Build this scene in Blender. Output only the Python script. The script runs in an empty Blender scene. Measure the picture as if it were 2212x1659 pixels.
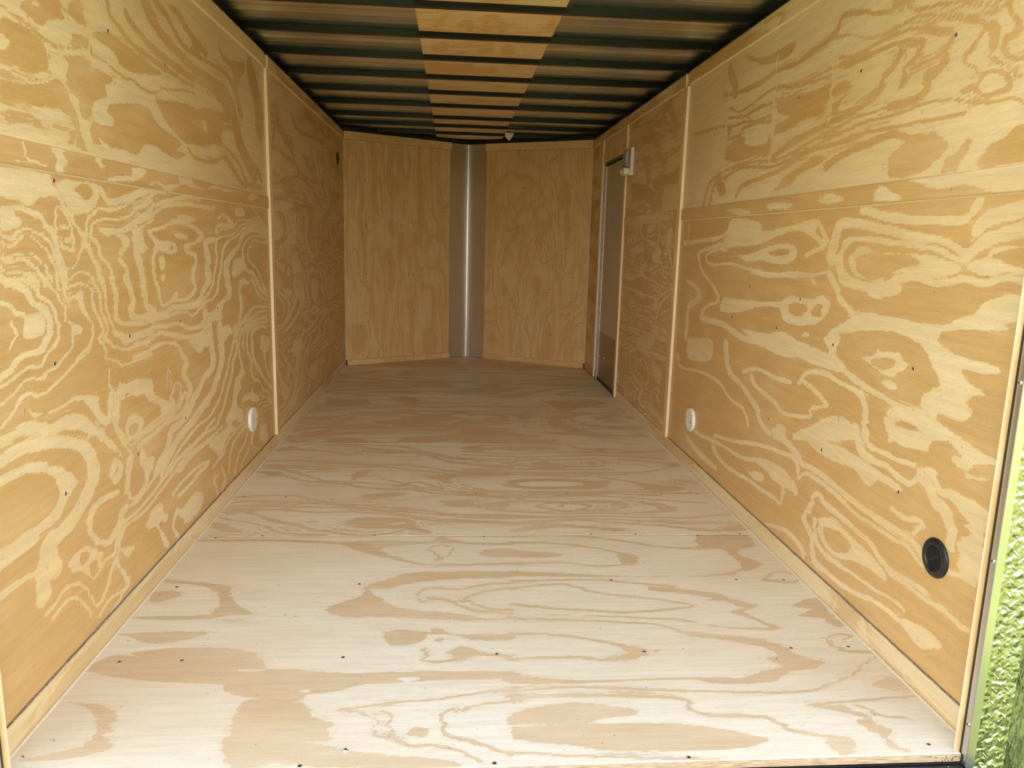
import bpy, bmesh, math, random
import numpy as np
from mathutils import Matrix, Vector

# ------------------------------------------------------------------ scene, camera, light
sc = bpy.context.scene
COL = sc.collection
sc.view_settings.view_transform = 'Standard'
sc.view_settings.look = 'None'
sc.view_settings.gamma = 1.0
sc.view_settings.use_curve_mapping = False
sc.view_settings.exposure = 0.0
sc.cycles.max_bounces = 16
sc.cycles.diffuse_bounces = 10
sc.cycles.glossy_bounces = 6
sc.cycles.sample_clamp_indirect = 6.0
sc.cycles.use_denoising = True

FPX, CX, CY, CZ, PITCH, YAW, ROLL = 1640.2, -0.1234, -1.3572, 1.0405, -0.18539, -0.08071, 0.02635
cam_d = bpy.data.cameras.new('camera')
cam = bpy.data.objects.new('camera', cam_d)
COL.objects.link(cam)
cam_d.sensor_fit = 'HORIZONTAL'
cam_d.sensor_width = 36.0
cam_d.lens = FPX / 2212.0 * 36.0
cam_d.clip_start = 0.01
def _cam_matrix():
    Rz = Matrix.Rotation(YAW, 3, 'Z')
    Rx = Matrix.Rotation(PITCH, 3, 'X')
    R = Rz @ Rx                       # camera frame: x right, y forward, z up
    c, s = math.cos(ROLL), math.sin(ROLL)
    right = R @ Vector((c, 0, s))
    up = R @ Vector((-s, 0, c))
    back = -(R @ Vector((0, 1, 0)))
    m = Matrix((right, up, back)).transposed().to_4x4()
    m.translation = Vector((CX, CY, CZ))
    return m
cam.matrix_world = _cam_matrix()
sc.camera = cam

world = bpy.data.worlds.new('sky'); sc.world = world
world.use_nodes = True
wn = world.node_tree; wn.nodes.clear()
o_ = wn.nodes.new('ShaderNodeOutputWorld'); b_ = wn.nodes.new('ShaderNodeBackground')
g_ = wn.nodes.new('ShaderNodeTexCoord'); s_ = wn.nodes.new('ShaderNodeSeparateXYZ')
r_ = wn.nodes.new('ShaderNodeValToRGB')
wn.links.new(g_.outputs['Generated'], s_.inputs[0])
wn.links.new(s_.outputs['Z'], r_.inputs[0])
wn.links.new(r_.outputs[0], b_.inputs[0]); wn.links.new(b_.outputs[0], o_.inputs[0])
cr = r_.color_ramp
stops = [(0.0, (1.0, 0.98, 0.93)), (0.2, (1.15, 1.13, 1.07)), (0.4, (0.88, 0.89, 0.89)), (0.6, (0.48, 0.53, 0.62)), (0.9, (0.28, 0.37, 0.55))]
cr.elements[0].position = 0.0; cr.elements[1].position = 0.9
for p_, c_ in stops[1:-1]: cr.elements.new(p_)
for e, (p_, c_) in zip(cr.elements, stops): e.position = p_; e.color = (*c_, 1)
b_.inputs[1].default_value = 4.25

sun_d = bpy.data.lights.new('sun', 'SUN'); sun_d.energy = 4.5; sun_d.angle = 0.03
sun_d.color = (1.0, 0.96, 0.88)
sun = bpy.data.objects.new('sun', sun_d); COL.objects.link(sun)
sun.rotation_euler = Vector((-0.75, 0.75, 1.5)).to_track_quat('Z', 'Y').to_euler()

# the plywood figure, in millimetres on each sheet: L/D strokes (u v radius), l/d patches (u v); L light, D dark
GRAIN={
'LL':'''L 417 1140 8 430 1121 7 452 1108 7 474 1084 7 501 1064 7 524 1040 7 554 1023 6
l 230 1159 408 1157 424 1133 453 1110 373 1110 348 1097 318 1088 285 1097 220 1101
l 441 1142 485 1153 624 1155 642 1138 627 1110 594 1088 544 1076 499 1078 473 1103 454 1118
d 517 1135 556 1148 598 1144 606 1131 578 1110 555 1115 525 1127
L 652 1139 12 701 1114 9 783 1125 9 878 1145 9 991 1171 10
D 673 1138 2 720 1128 2 773 1137 2 804 1148 2
L 555 1030 7 566 1054 6 576 1070 5 618 1087 4 635 1094 3 709 1093 4 780 1108 4 877 1135 4 982 1159 4
L 576 1025 5 589 1046 5 609 1060 3 646 1067 3 757 1073 3 825 1084 4 872 1106 4 984 1130 4
L 637 1042 7 700 1038 7 764 1043 8 833 1059 8 901 1079 9 973 1103 9
L 856 1044 16 852 1019 16 853 988 16 855 956 16 870 930 16 877 887 16
l 825 1049 882 1047 891 1021 928 995 871 977 835 990
L 863 1048 4 975 1073 4
l 627 1046 656 1033 682 1026 705 1033 743 1021 751 1001 726 989 741 974 792 999 808 1019 762 1036 712 1043
L 728 967 7 760 949 9 775 926 11 788 892 11
L 576 1023 5 606 1012 6 624 998 8 631 977 7 655 962 6 679 945 8 687 923 10 689 898 10
L 548 1012 9 573 992 10 589 969 10 611 945 11 627 921 12 630 902 13
L 537 1005 5 525 990 5 508 968 4 483 954 3 461 952 3 441 962 4 431 981 5 424 1010 5 419 1031 5 418 1051 5 430 1072 5 428 1086 4 449 1087 3 472 1073 5 486 1053 6 487 1033 6 497 1014 6 495 1001 6
L 436 1010 5 456 1000 4 494 993 4
l 434 1050 460 1052 476 1046 462 1040 442 1043
l 450 1021 472 1023 488 1014 466 1010
L 258 1079 5 296 1081 5 326 1074 6 358 1064 7 378 1048 7 403 1035 8 416 1014 10 420 990 10 428 962 10 441 939 10 442 915 11
l 217 1083 258 1079 263 1067 284 1052 262 1041 228 1037 211 1047
L 208 1033 4 226 1022 3 248 1022 3 274 1033 3 303 1043 3 331 1036 3 363 1026 4 388 1014 4 401 998 6 410 975 6 418 952 6 431 926 6
L 206 1017 3 223 1007 2 243 1007 2 265 1018 3 294 1028 2 321 1022 3 349 1009 3 373 996 4 390 978 4 402 953 5 410 928 5
L 202 997 3 220 986 2 239 987 2 267 991 2 301 990 2 337 981 3 357 967 4 373 950 4 390 929 4
L 200 984 3 224 973 3 251 977 3 285 977 3 309 968 4 332 954 4 348 939 5 361 922 5
L 197 968 3 212 958 3 227 954 2 261 954 2 292 951 3 315 940 3 334 924 4
L 195 955 4 215 940 3 252 942 3 285 936 4 305 923 4
L 443 926 3 470 929 4 494 941 4 523 946 3 550 940 4 572 926 6 589 904 6
L 849 1101 6 923 1117 7 968 1140 7 1028 1157 6 1089 1158 6
L 843 1065 6 905 1085 6 978 1111 6 1054 1128 6 1142 1141 6 1228 1153 6 1319 1159 6 1416 1155 7
L 842 1060 6 931 1080 6 1012 1102 7 1083 1119 6 1173 1128 7 1278 1133 7 1392 1132 7 1572 1132 8
l 841 1052 891 1038 900 1011 868 980 840 968 827 965
L 932 1041 5 1012 1052 5 1122 1066 5 1215 1070 5 1314 1063 6 1370 1048 8 1417 1029 13 1334 1010 6 1276 1001 6 1238 989 15 1282 976 7 1337 962 13 1322 931 14 1300 910 15 1301 884 16 1311 858 15 1270 835 8 1213 827 6 1127 831 5 1069 829 5 1021 822 5 1001 837 11 991 872 12 979 892 11 962 918 12 961 957 12 979 984 10 1005 1005 13 971 1025 7 939 1041 7
l 1168 1096 1273 1096 1355 1083 1269 1072 1131 1069 1133 1080 1200 1085
l 1134 1037 1193 1040 1271 1029 1216 1021 1165 1025
l 1006 1014 1122 1014 1153 1002 1168 987 1133 976 1100 973 1017 989
d 1100 999 1120 1002 1127 992 1102 988
l 1006 967 1040 969 1051 940 1026 927 1006 944
l 1012 913 1043 915 1037 898 1014 896
l 1123 858 1148 856 1140 836 1078 834 1095 842
L 859 965 19 871 933 19 876 906 20 879 879 19 888 852 18 905 829 12 952 811 10
L 1555 1020 9 1445 1010 12 1450 977 25 1468 950 27 1452 917 26 1470 896 27 1445 870 18 1399 843 16 1354 816 14 1312 803 9 1201 806 8 1107 808 8 1033 800 8 951 802 7 902 810 7
L 802 809 3 867 802 3 942 795 3 1024 792 4 1089 804 4 1209 798 4 1321 793 4 1384 811 6 1461 832 7 1510 866 10 1538 906 11 1567 947 13 1562 989 13 1590 1023 6 1663 1030 4 1819 1046 5 1906 1077 5 2026 1088 5 2152 1082 6 2357 1051 6
L 800 796 4 899 788 4 1008 785 4 1104 791 4 1224 782 4 1278 768 5 1359 786 6 1424 804 6 1501 808 6 1562 836 11 1579 870 14 1608 904 14 1625 939 15 1655 981 12 1709 1009 7 1830 1031 6 1948 1063 6 2102 1071 6 2338 1042 7
L 1594 1047 4 1643 1058 4 1795 1068 4 1867 1095 4 1997 1099 4 2122 1098 5 2341 1064 5
L 1541 774 10 1639 791 12 1719 818 25 1686 853 27 1701 871 28 1669 909 27 1725 943 16 1794 971 13 1881 1001 16 1914 1031 15 2005 1052 10 2149 1061 10 2336 1033 12
L 1929 938 14 1921 977 13 1969 1008 6 2080 1032 4 2212 1033 4 2354 1025 5
L 2351 1007 4 2226 1007 4 2094 1016 4 2059 992 6 2011 984 9 2006 948 12 2048 919 6 2141 891 6 2204 855 10 2234 819 9 2319 778 7
l 1776 935 1873 943 1928 930 1969 902 1835 876 1754 876
L 1927 919 10 1982 889 7 2074 877 8 2134 841 13 2196 799 10 2317 761 9
l 1857 836 1889 862 1948 863 1990 841 2071 857 2084 835 1914 833
L 1872 839 18 1852 802 20 1875 761 20 1854 716 18 1820 680 14 1760 648 12
L 2069 844 10 2128 795 9 2208 760 6 2314 739 5
L 1801 644 9 1878 682 8 1971 704 7 2085 727 5 2309 708 5
L 1857 637 6 1935 671 5 2063 691 4 2182 697 4 2325 688 4
L 1900 632 5 1995 657 5 2126 668 4 2323 671 4
L 1944 626 4 2056 642 4 2192 648 4 2319 644 4
l 1409 772 1461 760 1541 774 1624 770 1596 748 1606 729 1546 724 1489 726 1436 739
l 1540 689 1637 692 1687 687 1711 673 1633 664 1538 675
L 1602 1099 7 1687 1112 7 1759 1089 11 1796 1075 8 1621 1072 7 1571 1051 11
l 1847 1143 1931 1151 1986 1122 1883 1111 1816 1120
L 2098 1154 6 2176 1132 6 2257 1105 7 2343 1077 7
L 2124 1118 4 2238 1096 4 2341 1068 5
L 193 942 7 224 933 7 263 926 8 288 909 9 306 889 9 330 875 9 351 861 11 359 840 13 356 822 13 337 801 11 312 786 8 257 787 7 224 778 8 202 764 8 162 754 7
L 297 941 5 316 924 5 331 902 5 359 885 5 380 869 6 389 847 7 397 825 7 394 807 7 379 792 5 341 776 5 323 762 5 302 753 4 256 759 4 216 748 4 178 738 4 159 736 3
L 363 934 4 387 910 4 408 892 4 426 873 5 432 856 5 437 836 4 457 825 4 468 811 6 452 795 5 455 781 5 430 765 4 402 752 3 371 742 3 334 736 3 309 727 3 266 735 3 237 731 3 214 718 3 179 707 3 153 702 3
l 441 833 489 824 506 813 499 802 467 802 460 816
L 186 901 5 210 890 6 230 875 5 267 866 5
L 217 857 5 224 839 5 222 822 5 203 808 4
l 270 865 325 864 340 842 328 819 273 818 249 825 259 843
L 403 936 4 416 912 4 442 894 4 449 882 5
L 431 928 4 449 910 3 476 913 3 509 918 3 545 909 3 567 896 6 560 878 6 571 859 6 583 837 6 600 814 6 606 792 7 588 775 7 607 761 5 615 745 6 617 725 5 648 716 3 680 706 4 695 691 3 730 687 3 793 690 4 853 692 4 915 691 4
l 445 885 473 891 501 900 524 897 520 872 535 848 555 819 566 799 547 769 534 750 489 741 451 731 404 713 351 697 319 692 284 689 268 703 242 700 224 692 209 684 176 668 145 656 147 667 192 683 218 699 237 709 266 709 290 698 328 699 366 711 415 726 457 741 497 762 527 767 545 788 553 808 537 828 516 848 499 861 493 877 481 886 457 879
L 568 928 5 589 908 6 601 885 7 607 858 7 613 832 6 631 811 7 632 786 7 619 774 6 649 757 4 686 740 4 737 728 4 799 729 4 872 728 4 922 735 5
L 618 926 6 634 899 6 635 873 7 641 841 6 659 815 6 672 796 6 680 778 5 719 763 4 734 751 3 796 751 4 862 753 4 925 757 4
l 671 792 744 770 805 766 926 762 924 748 815 748 728 747 707 765 674 774
L 686 917 12 697 878 13 690 839 13 698 816 9 736 799 6 790 793 6 854 787 6 930 784 6
L 755 919 11 777 903 13 791 876 16 799 847 17 783 823 15 818 809 7 877 806 7 932 800 8
L 861 914 11 883 886 12 885 856 13 895 829 9 934 814 7
l 257 661 249 675 265 663 305 654 360 650 417 659 462 659 508 650 546 642 543 626 559 596 586 570 625 576 616 555 589 557 556 577 529 603 504 627 469 646 420 652 376 644 347 644 301 651 271 653
L 627 690 5 622 656 5 628 628 5 619 602 5 617 578 5
l 629 632 638 618 629 600 618 597 621 617
l 224 652 254 643 286 629 339 622 381 625 424 622 463 613 493 590 533 566 570 535 216 627
d 327 598 368 596 418 587 462 574 501 553
L 660 511 6 649 545 7 654 579 7 671 611 7 682 645 7
l 682 647 746 635 778 637 876 625 902 611 893 551 860 566 836 591 785 598 728 599 675 603
d 712 611 755 612 748 607 717 603
l 700 501 707 541 751 549 800 533 824 510 794 493 773 482
d 712 498 728 518 759 520 790 508 781 493 754 487
L 811 472 5 882 479 5
L 794 759 6 860 759 6 952 765 6 1042 758 7 1124 757 7 1217 735 7 1330 722 8 1393 738 14 1402 758 22
L 790 733 7 869 733 7 926 740 8 993 743 7 1101 721 8 1212 701 8 1287 698 8 1366 698 10 1411 716 15
L 1444 720 29 1455 649 29 1467 584 31 1429 552 18 1352 538 17 1307 510 18 1235 484 17 1173 452 16 1099 435 12 1040 434 14 1004 410 19 967 377 17 917 356 15 885 340 16
l 1227 680 1262 662 1297 641 1345 627 1379 646 1421 643 1439 686 1287 698
L 1564 689 31 1567 634 31 1584 581 32 1541 537 26 1488 496 22 1415 460 17 1328 444 14 1255 427 14 1167 409 13 1084 395 14 1039 375 15 987 356 15 945 339 16 928 326 17
l 1540 688 1637 691 1687 686 1698 673 1762 658 1682 653 1603 629 1546 651
L 1765 677 16 1759 639 15 1712 592 13 1667 553 13 1636 513 12 1579 471 11 1538 435 10 1463 407 8 1394 388 6 1279 388 5 1189 374 6 1105 360 6 1042 340 6 982 324 6 957 317 6
L 1939 698 9 1832 665 11 1784 624 16 1777 575 16 1717 538 14 1698 495 15 1653 457 13 1610 424 13 1567 385 12 1514 359 10 1464 335 7 1343 341 6 1250 334 6 1173 329 6 1091 326 6 1030 319 6 995 305 7
L 2063 686 5 1935 670 6 1857 639 8 1808 594 12 1815 546 11 1851 500 13 1817 466 11
l 1864 490 1890 461 1800 445 1825 416 1765 400 1748 376 1770 339 1825 319 1818 272 1762 281 1710 302 1617 301 1595 322 1611 348 1679 367 1696 395 1715 430 1734 465 1805 476
l 1718 268 1629 294 1553 294 1470 301 1360 308 1288 314 1190 321 1117 319 1054 306 1043 290 1092 275 1148 290 1265 296 1390 293 1440 254 1493 213 1568 226 1571 248 1624 264
L 1845 257 5 1759 258 5 1675 251 6 1595 238 8 1553 211 7 1468 206 6 1408 191 7
L 1873 242 8 1842 233 6 1726 226 7 1655 206 10 1624 172 13 1604 123 13
L 1883 202 11 1848 173 9 1772 157 8 1711 122 10 1679 92 11
L 1942 178 10 1904 133 8 1808 101 7 1776 86 7
L 1991 183 11 1954 149 13 1981 112 4 2095 80 3
l 2109 184 2215 163 2228 122 2241 82 2167 83 2084 128
L 2296 613 7 2155 629 7 2037 621 12 2016 582 24 2024 531 21 2051 489 14 2144 426 12 2243 363 11 2350 310 10
L 2300 640 5 2107 651 5 1961 635 8 1938 584 15 1947 542 11 2003 492 13 1982 462 14 2024 412 7 2121 386 6 2184 334 6 2327 287 5
L 2302 657 3 2060 669 3 1902 646 6 1880 596 10 1876 573 10
l 2167 589 2237 584 2326 555 2320 510 2225 501 2158 529
L 2225 501 16 2251 425 13 2337 355 10
l 2003 382 2015 350 2095 325 2091 299 1978 323 1949 338 1830 351 1847 371 1953 366
L 2129 322 3 2197 299 3 2325 268 3
L 2092 303 2 2214 287 2 2342 251 3
L 2035 263 4 2140 280 3 2341 246 3
L 2050 247 3 2173 255 3 2339 232 3
L 2030 230 3 2152 232 3 2337 218 3
L 784 697 6 885 701 7 958 710 7 1019 708 6 1098 697 7 1128 678 10 1167 647 13 1189 615 20 1158 589 19 1190 558 13 1213 528 20 1191 507 17 1159 475 14 1104 462 9 1028 464 8 957 461 8 881 454 8 811 450 8 770 447 7
L 1108 492 13 1122 524 13 1119 559 8 1078 570 5 1059 555 10 1039 532 12 1060 512 7
l 775 635 872 623 896 596 908 576 948 554 1000 537 1052 511 1117 491 1056 485 983 484 907 479 842 475 787 467 747 461 750 480 817 490 888 498 955 500 937 530 890 554 850 571 833 589 768 596
d 1064 536 1075 555 1101 556 1114 532 1103 512 1069 513
L 1022 631 3 1043 609 4 1035 587 4 1050 578 4 1019 557 2 1006 580 4 1015 608 4 1022 631 4
l 773 424 802 438 811 410 863 387 867 362 844 352 810 363 795 393 771 411
l 223 645 263 644 340 619 401 626 456 617 512 587 562 544 625 503 659 464 688 434 629 477 579 508 520 548 457 581 396 599 327 607 259 622 195 627 139 620 142 641 179 642
L 135 594 13 230 598 13 362 571 13 450 540 15 492 505 22 505 460 31 487 432 28 442 407 25 392 382 22 328 368 19 276 365 22 254 334 25
L 128 556 10 198 556 10 272 542 10 334 511 11 377 481 13 380 464 21 360 455 20 345 432 19 307 417 15 251 412 12 174 413 11 104 414 11
l 336 519 358 515 431 461 371 448 334 476
L 101 393 10 161 395 10 227 397 11
l 233 337 242 360 297 356 315 326 327 292 307 275 268 284 268 252 239 242 209 257 215 294 209 321 160 326 89 324 93 344 147 341 211 332
L 630 630 11 615 591 11 604 565 5 557 600 7 548 633 9
L 652 625 8 638 582 8 639 542 7 665 500 6 708 454 5 723 439 9 694 417 8 687 378 9 675 355 9
L 668 622 9 660 570 9 661 526 7 696 484 5 736 465 4 802 475 5 912 479 5 1021 483 6 1106 494 8 1160 523 10
L 720 530 9 740 544 5 792 528 7 797 500 11 757 483 6 723 492 6 709 514 11 720 530 11
l 610 460 591 441 594 411 615 390 657 399 669 425 648 449
d 642 436 629 429 621 417 644 421
L 731 429 10 707 390 10 690 342 9 722 316 4 767 316 7 819 339 11 805 372 8 782 406 8
l 775 420 804 427 829 400 887 387 852 361 820 347 806 379 772 405
L 667 305 4 746 300 5 815 316 6 899 334 6 970 368 7 1029 386 6 1167 399 6 1278 418 6 1399 445 7
L 645 275 4 714 272 4 790 276 5 872 289 6 937 301 6 1019 319 6 1131 335 6 1280 341 6 1451 368 7
L 626 260 4 694 257 4 767 253 5 836 260 5 933 277 6 1027 294 6 1179 308 6 1333 308 6 1542 315 6
L 627 364 8 565 374 8 506 374 10 475 361 14 463 331 13 479 297 8 532 262 7 569 257 11 621 277 15 641 300 15 667 305 12
L 639 285 8 617 253 7 597 231 7 578 213 5 532 218 4
L 650 251 5 623 239 6 601 207 7
l 344 284 384 296 437 294 475 275 520 238 510 221 539 215 492 200 462 196 431 221 396 251 366 261
d 408 286 441 279 445 260 416 252 399 270
d 448 241 484 239 494 213 463 203 445 221
L 240 217 5 287 224 5 324 235 5 373 228 3 415 201 4 442 157 5 465 127 4 502 127 7 528 147 8 556 174 8 583 192 8
L 276 198 5 313 204 5 355 200 4 391 179 4 418 140 4 441 111 4
L 481 90 6 521 106 5 568 101 4 599 94 3 597 76 7 555 74 5 530 65 6
L 583 196 7 616 147 7 652 103 10 633 93 8 600 97 6
l 610 214 667 198 708 176 672 172 646 176 624 197
l 789 212 822 232 854 241 915 232 922 204 962 176 938 163 897 183 884 171 921 126 958 80 915 89 899 127 864 175 806 193
l 1020 172 1091 155 1212 170 1291 128 1271 95 1213 87 1119 89 1073 125 1029 155
L 1030 164 11 1003 143 12 999 113 9 1029 78 6
L 1005 227 8 1079 242 7 1210 247 7 1322 237 6 1366 224 9 1248 221 8 1164 209 7 1049 207 7
l 1609 293 1681 275 1604 256 1499 252 1564 229 1463 236 1376 291 1439 294
L 1483 147 5 1417 147 10 1444 107 9 1439 77 11
L 1519 157 8 1546 105 12 1489 70 9
L 2431 991 4 2577 983 4 2751 988 5 2848 1014 7
L 2428 973 3 2630 964 3 2780 975 3 2910 1001 4 2945 1014 6
L 2439 958 3 2657 951 3 2842 968 4 3012 1007 5
L 2436 937 4 2569 931 4 2776 943 4 2973 973 5
L 2419 907 3 2565 897 4 2707 880 7 2645 863 6
l 2798 876 2858 854 2822 822 2748 852
l 2901 927 3005 959 3105 915 3154 871 3059 832 2922 838
L 2428 877 4 2531 855 5 2610 814 8 2662 772 6 2779 732 3 2877 745 5
l 2661 766 2814 759 2876 739 2810 730 2689 748
L 2449 840 9 2498 807 9 2574 759 7 2715 717 6 2802 670 16 2764 626 11 2668 596 6 2551 590 4 2442 596 4
L 2468 784 6 2544 742 6 2653 702 7 2678 667 15 2643 631 4 2448 638 3
L 3020 806 11 2947 775 23 3008 716 24 2933 666 13 2827 620 10 2697 586 7 2548 571 5 2439 577 4
L 3092 817 14 3046 734 16 3110 672 16 3030 615 7 2854 576 5 2662 551 4 2517 549 3 2449 554 3
L 3166 820 15 3119 744 16 3166 675 16 3067 619 8 2921 576 6 2754 547 5 2601 532 3 2448 545 3
L 3241 810 15 3193 739 17 3222 664 16 3139 612 10
L 3081 443 9 3160 477 6 3359 484 5 3579 507 6 3723 542 5 4028 548 5
L 3187 392 11 3272 441 7 3483 454 5 3715 476 6 3919 515 7 4081 534 6
L 3338 798 13 3292 755 18 3325 701 14 3379 644 16 3374 598 8 3213 590 15 3325 534 5 3533 496 4
L 3321 821 4 3487 829 4 3709 817 5 3847 765 13 3887 679 15 3985 630 10
L 3243 832 3 3404 840 3 3757 827 3 4005 801 9 3995 715 18 4091 622 14
L 3327 873 7 3412 901 3 3669 870 4 3960 862 5 4112 805 9
l 3481 783 3656 767 3694 692 3595 634 3487 658 3452 723
l 3372 583 3502 602 3727 575 3630 551 3496 556
d 3478 589 3566 582 3542 571 3490 576
l 2667 478 2802 425 2907 466 3083 465 3112 402 3032 348 2956 317 2931 392 2833 413 2739 434
L 2447 539 3 2568 504 3 2682 476 3
L 2428 498 4 2562 460 4 2673 404 6 2759 349 6 2883 286 8 2910 231 17 2835 182 10 2732 147 6 2548 141 5 2434 147 4
L 2922 322 8 2985 268 15 2942 211 12 2867 168 9 2730 127 6 2487 122 4
L 2991 311 15 3035 377 11 3130 392 7 3230 423 8
L 3056 256 15 3011 190 12 2899 147 8 2728 114 5 2485 103 5
L 2424 467 6 2527 413 6 2665 345 8 2763 259 17 2707 194 12 2581 173 6 2495 179 4 2456 201 6
l 2495 386 2600 309 2713 241 2723 198 2614 193 2536 269
l 3265 219 3372 248 3548 252 3631 172 3489 139 3323 193
L 3104 188 17 3135 287 15 3221 349 10 3347 385 8
L 3183 203 15 3235 301 12 3342 347 7 3519 385 5 3904 387 4
L 3593 245 13 3693 296 7 4000 305 6
L 3769 105 15 3727 172 19 3783 223 16
L 4239 429 14 4345 315 8 4592 244 5 4669 334 20
L 4177 390 14 4280 267 9 4459 214 5
L 4360 444 11 4475 356 11 4597 283 10
L 4088 596 16 4217 747 12 4399 794 7
L 4141 574 3 4374 573 3 4760 533 4
L 4202 614 15 4333 742 11 4657 841 8
l 2475 1152 2548 1154 2599 1118 2685 1099 2689 1055 2625 1025 2548 1020 2440 1033
L 2763 1149 12 2799 1101 11 2857 1057 15 2787 1012 5 2620 986 3 2434 983 3
L 2869 1148 11 2907 1099 9 2971 1067 13 2874 1021 5 2740 976 3 2448 959 3
L 3029 1153 8 2976 1105 11 2994 1063 11 2942 1021 5 2802 971 4
L 3150 1152 8 3070 1102 9 3040 1059 9 2964 1016 7
L 3386 1149 33 3320 1061 40 3365 985 26 3527 904 20
L 3556 1132 13 3611 1091 18 3632 1010 20 3685 939 18
L 4234 1130 26 4262 1040 16 4459 977 10
L 4477 1135 14 4555 1073 7 4778 1042 5''',
'LS':'''l 417 1214 509 1214 469 1210 471 1198 487 1189 464 1176 462 1164 429 1165 433 1188
l 621 1217 662 1217 655 1205 674 1195 647 1191 629 1205
l 680 1166 709 1178 777 1183 839 1190 836 1210 907 1214 946 1210 903 1190 836 1175 718 1167
L 303 1212 4 311 1198 4 322 1180 3 350 1176 3 387 1175 3
l 256 1174 296 1174 286 1170
l 1186 1216 1310 1217 1345 1198 1453 1193 1542 1212 1718 1209 1795 1214 1932 1212 1807 1206 1704 1200 1540 1202 1422 1187 1306 1192 1217 1192 1147 1176 1137 1164 1074 1166 1091 1181 1191 1193
L 957 1172 3 1002 1185 3 1053 1178 4 1074 1166 5
l 2051 1211 2114 1215 2179 1210 2110 1186 2017 1186''',
'LU':'''d 348 1478 379 1498 516 1538 518 1518 532 1503 459 1481 425 1460 392 1466
d 547 1523 575 1555 625 1569 633 1544 640 1513 597 1513 563 1517
l 398 1504 438 1508 437 1503 412 1498
d 277 1440 342 1446 388 1441 425 1428 446 1405 443 1384 398 1360 354 1353 319 1358 262 1353
l 272 1412 300 1403 288 1381 267 1381
D 280 1461 3 322 1457 3 380 1451 3 436 1438 3 494 1436 2 563 1450 2 633 1469 3 663 1456 4 724 1455 3 794 1446 4 847 1441 3 913 1444 4 971 1432 4 1056 1441 3 1108 1461 3 1203 1475 3 1320 1496 4 1419 1502 4
d 563 1482 643 1491 664 1462 627 1471 565 1459
d 530 1421 623 1442 652 1428 713 1429 775 1421 714 1397 724 1372 652 1348 633 1313 593 1298 577 1315 575 1337 536 1352 523 1377 539 1407
d 658 1503 757 1531 830 1528 925 1522 1029 1511 1104 1503 988 1479 875 1462 814 1472 779 1491 710 1499
D 763 1609 10 779 1578 9 828 1561 7 896 1543 6 987 1532 6 1089 1527 6 1190 1527 6 1288 1521 6 1397 1526 6
D 874 1610 12 935 1585 11 1020 1570 10 1123 1559 10 1237 1552 10 1388 1548 10 1561 1553 11 1707 1536 15 1799 1501 31 1761 1467 9 1572 1440 9
D 1011 1680 24 1051 1648 22 1105 1628 19 1172 1610 16 1278 1598 16 1406 1583 15 1565 1583 15 1744 1574 21 1838 1535 35 1883 1485 45 1928 1424 41 2032 1356 35 2168 1295 33
D 1097 1705 9 1183 1684 11 1253 1655 12 1317 1633 9 1439 1630 7 1631 1639 8 1803 1639 11 1900 1602 20 1981 1529 24
d 1378 1640 1444 1663 1495 1659 1465 1636 1401 1630
d 1704 1720 1846 1703 2049 1738 2064 1712 1961 1652 1935 1594 1887 1633 1875 1668 1762 1689
d 729 1358 921 1387 1009 1384 1042 1354 1203 1332 1257 1316 1197 1294 1288 1292 1193 1267 1041 1287 948 1283 928 1267 881 1245 825 1252 719 1250 630 1251 631 1298 677 1296 750 1306 760 1326 725 1333
l 659 1270 719 1250 683 1249
d 1063 1424 1155 1437 1337 1456 1411 1452 1493 1470 1638 1484 1780 1484 1760 1463 1600 1431 1540 1418 1514 1431 1459 1423 1481 1393 1591 1368 1473 1341 1317 1327 1238 1341 1124 1370 1097 1391
d 1527 1420 1662 1439 1844 1461 1859 1444 1723 1430 1686 1393 1713 1360 1562 1369 1522 1390
d 257 1322 346 1330 437 1350 460 1364 498 1361 523 1342 547 1316 567 1291 573 1253 594 1230 552 1233 547 1277 483 1303 387 1293 339 1290 251 1289
D 245 1249 2 334 1262 2 402 1259 2 488 1266 2 531 1253 4 516 1235 4
D 1316 1315 9 1386 1290 7 1580 1297 6 1708 1327 7 1821 1301 12 1904 1259 12 2016 1242 10
D 1683 1375 7 1845 1346 8 1966 1299 11 2038 1254 7 2273 1248 6
D 1898 1468 21 1927 1414 16 2035 1371 12 2194 1324 13 2278 1288 15
L 619 1567 3 641 1519 3 651 1459 3 657 1421 3
D 2146 1729 50 2222 1672 57 2277 1597 68 2289 1524 70
D 1209 1716 8 1286 1723 12 1350 1695 15 1445 1676 13 1550 1663 13
D 2433 1354 3 2556 1348 4 2667 1333 4
D 2458 1284 6 2624 1296 7 2788 1334 7 3009 1355 7 3202 1366 8 3411 1347 10 3580 1327 11
D 2691 1360 2 3012 1378 2 3256 1389 3 3414 1377 3 3613 1356 4
D 2816 1230 8 2885 1265 5 3069 1281 4 3244 1291 5 3345 1258 14 3367 1219 22
D 3271 1506 8 3425 1463 9 3617 1387 14 3637 1305 12 3885 1235 7 4129 1210 5
D 3550 1557 13 3603 1511 14 3655 1453 15 3710 1394 15 3765 1334 8 4029 1287 5 4407 1251 5 4750 1219 5
D 3731 1572 13 3815 1478 13 3903 1387 11 4034 1328 6 4369 1280 4 4754 1252 4
D 3978 1448 6 4126 1501 4 4314 1494 6 4390 1464 6 4685 1455 7 4771 1410 15
D 3977 1437 17 3969 1369 13 4105 1314 5 4411 1288 4 4713 1296 3
d 4181 1336 4502 1367 4718 1342 4495 1298 4254 1305
D 4259 1353 4 4587 1360 5 4762 1331 8
D 2630 1618 26 2662 1574 19 2774 1534 13 2917 1508 14 3023 1466 18
D 3006 1675 25 3092 1634 15 3338 1625 10 3679 1644 10 4073 1660 11
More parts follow.
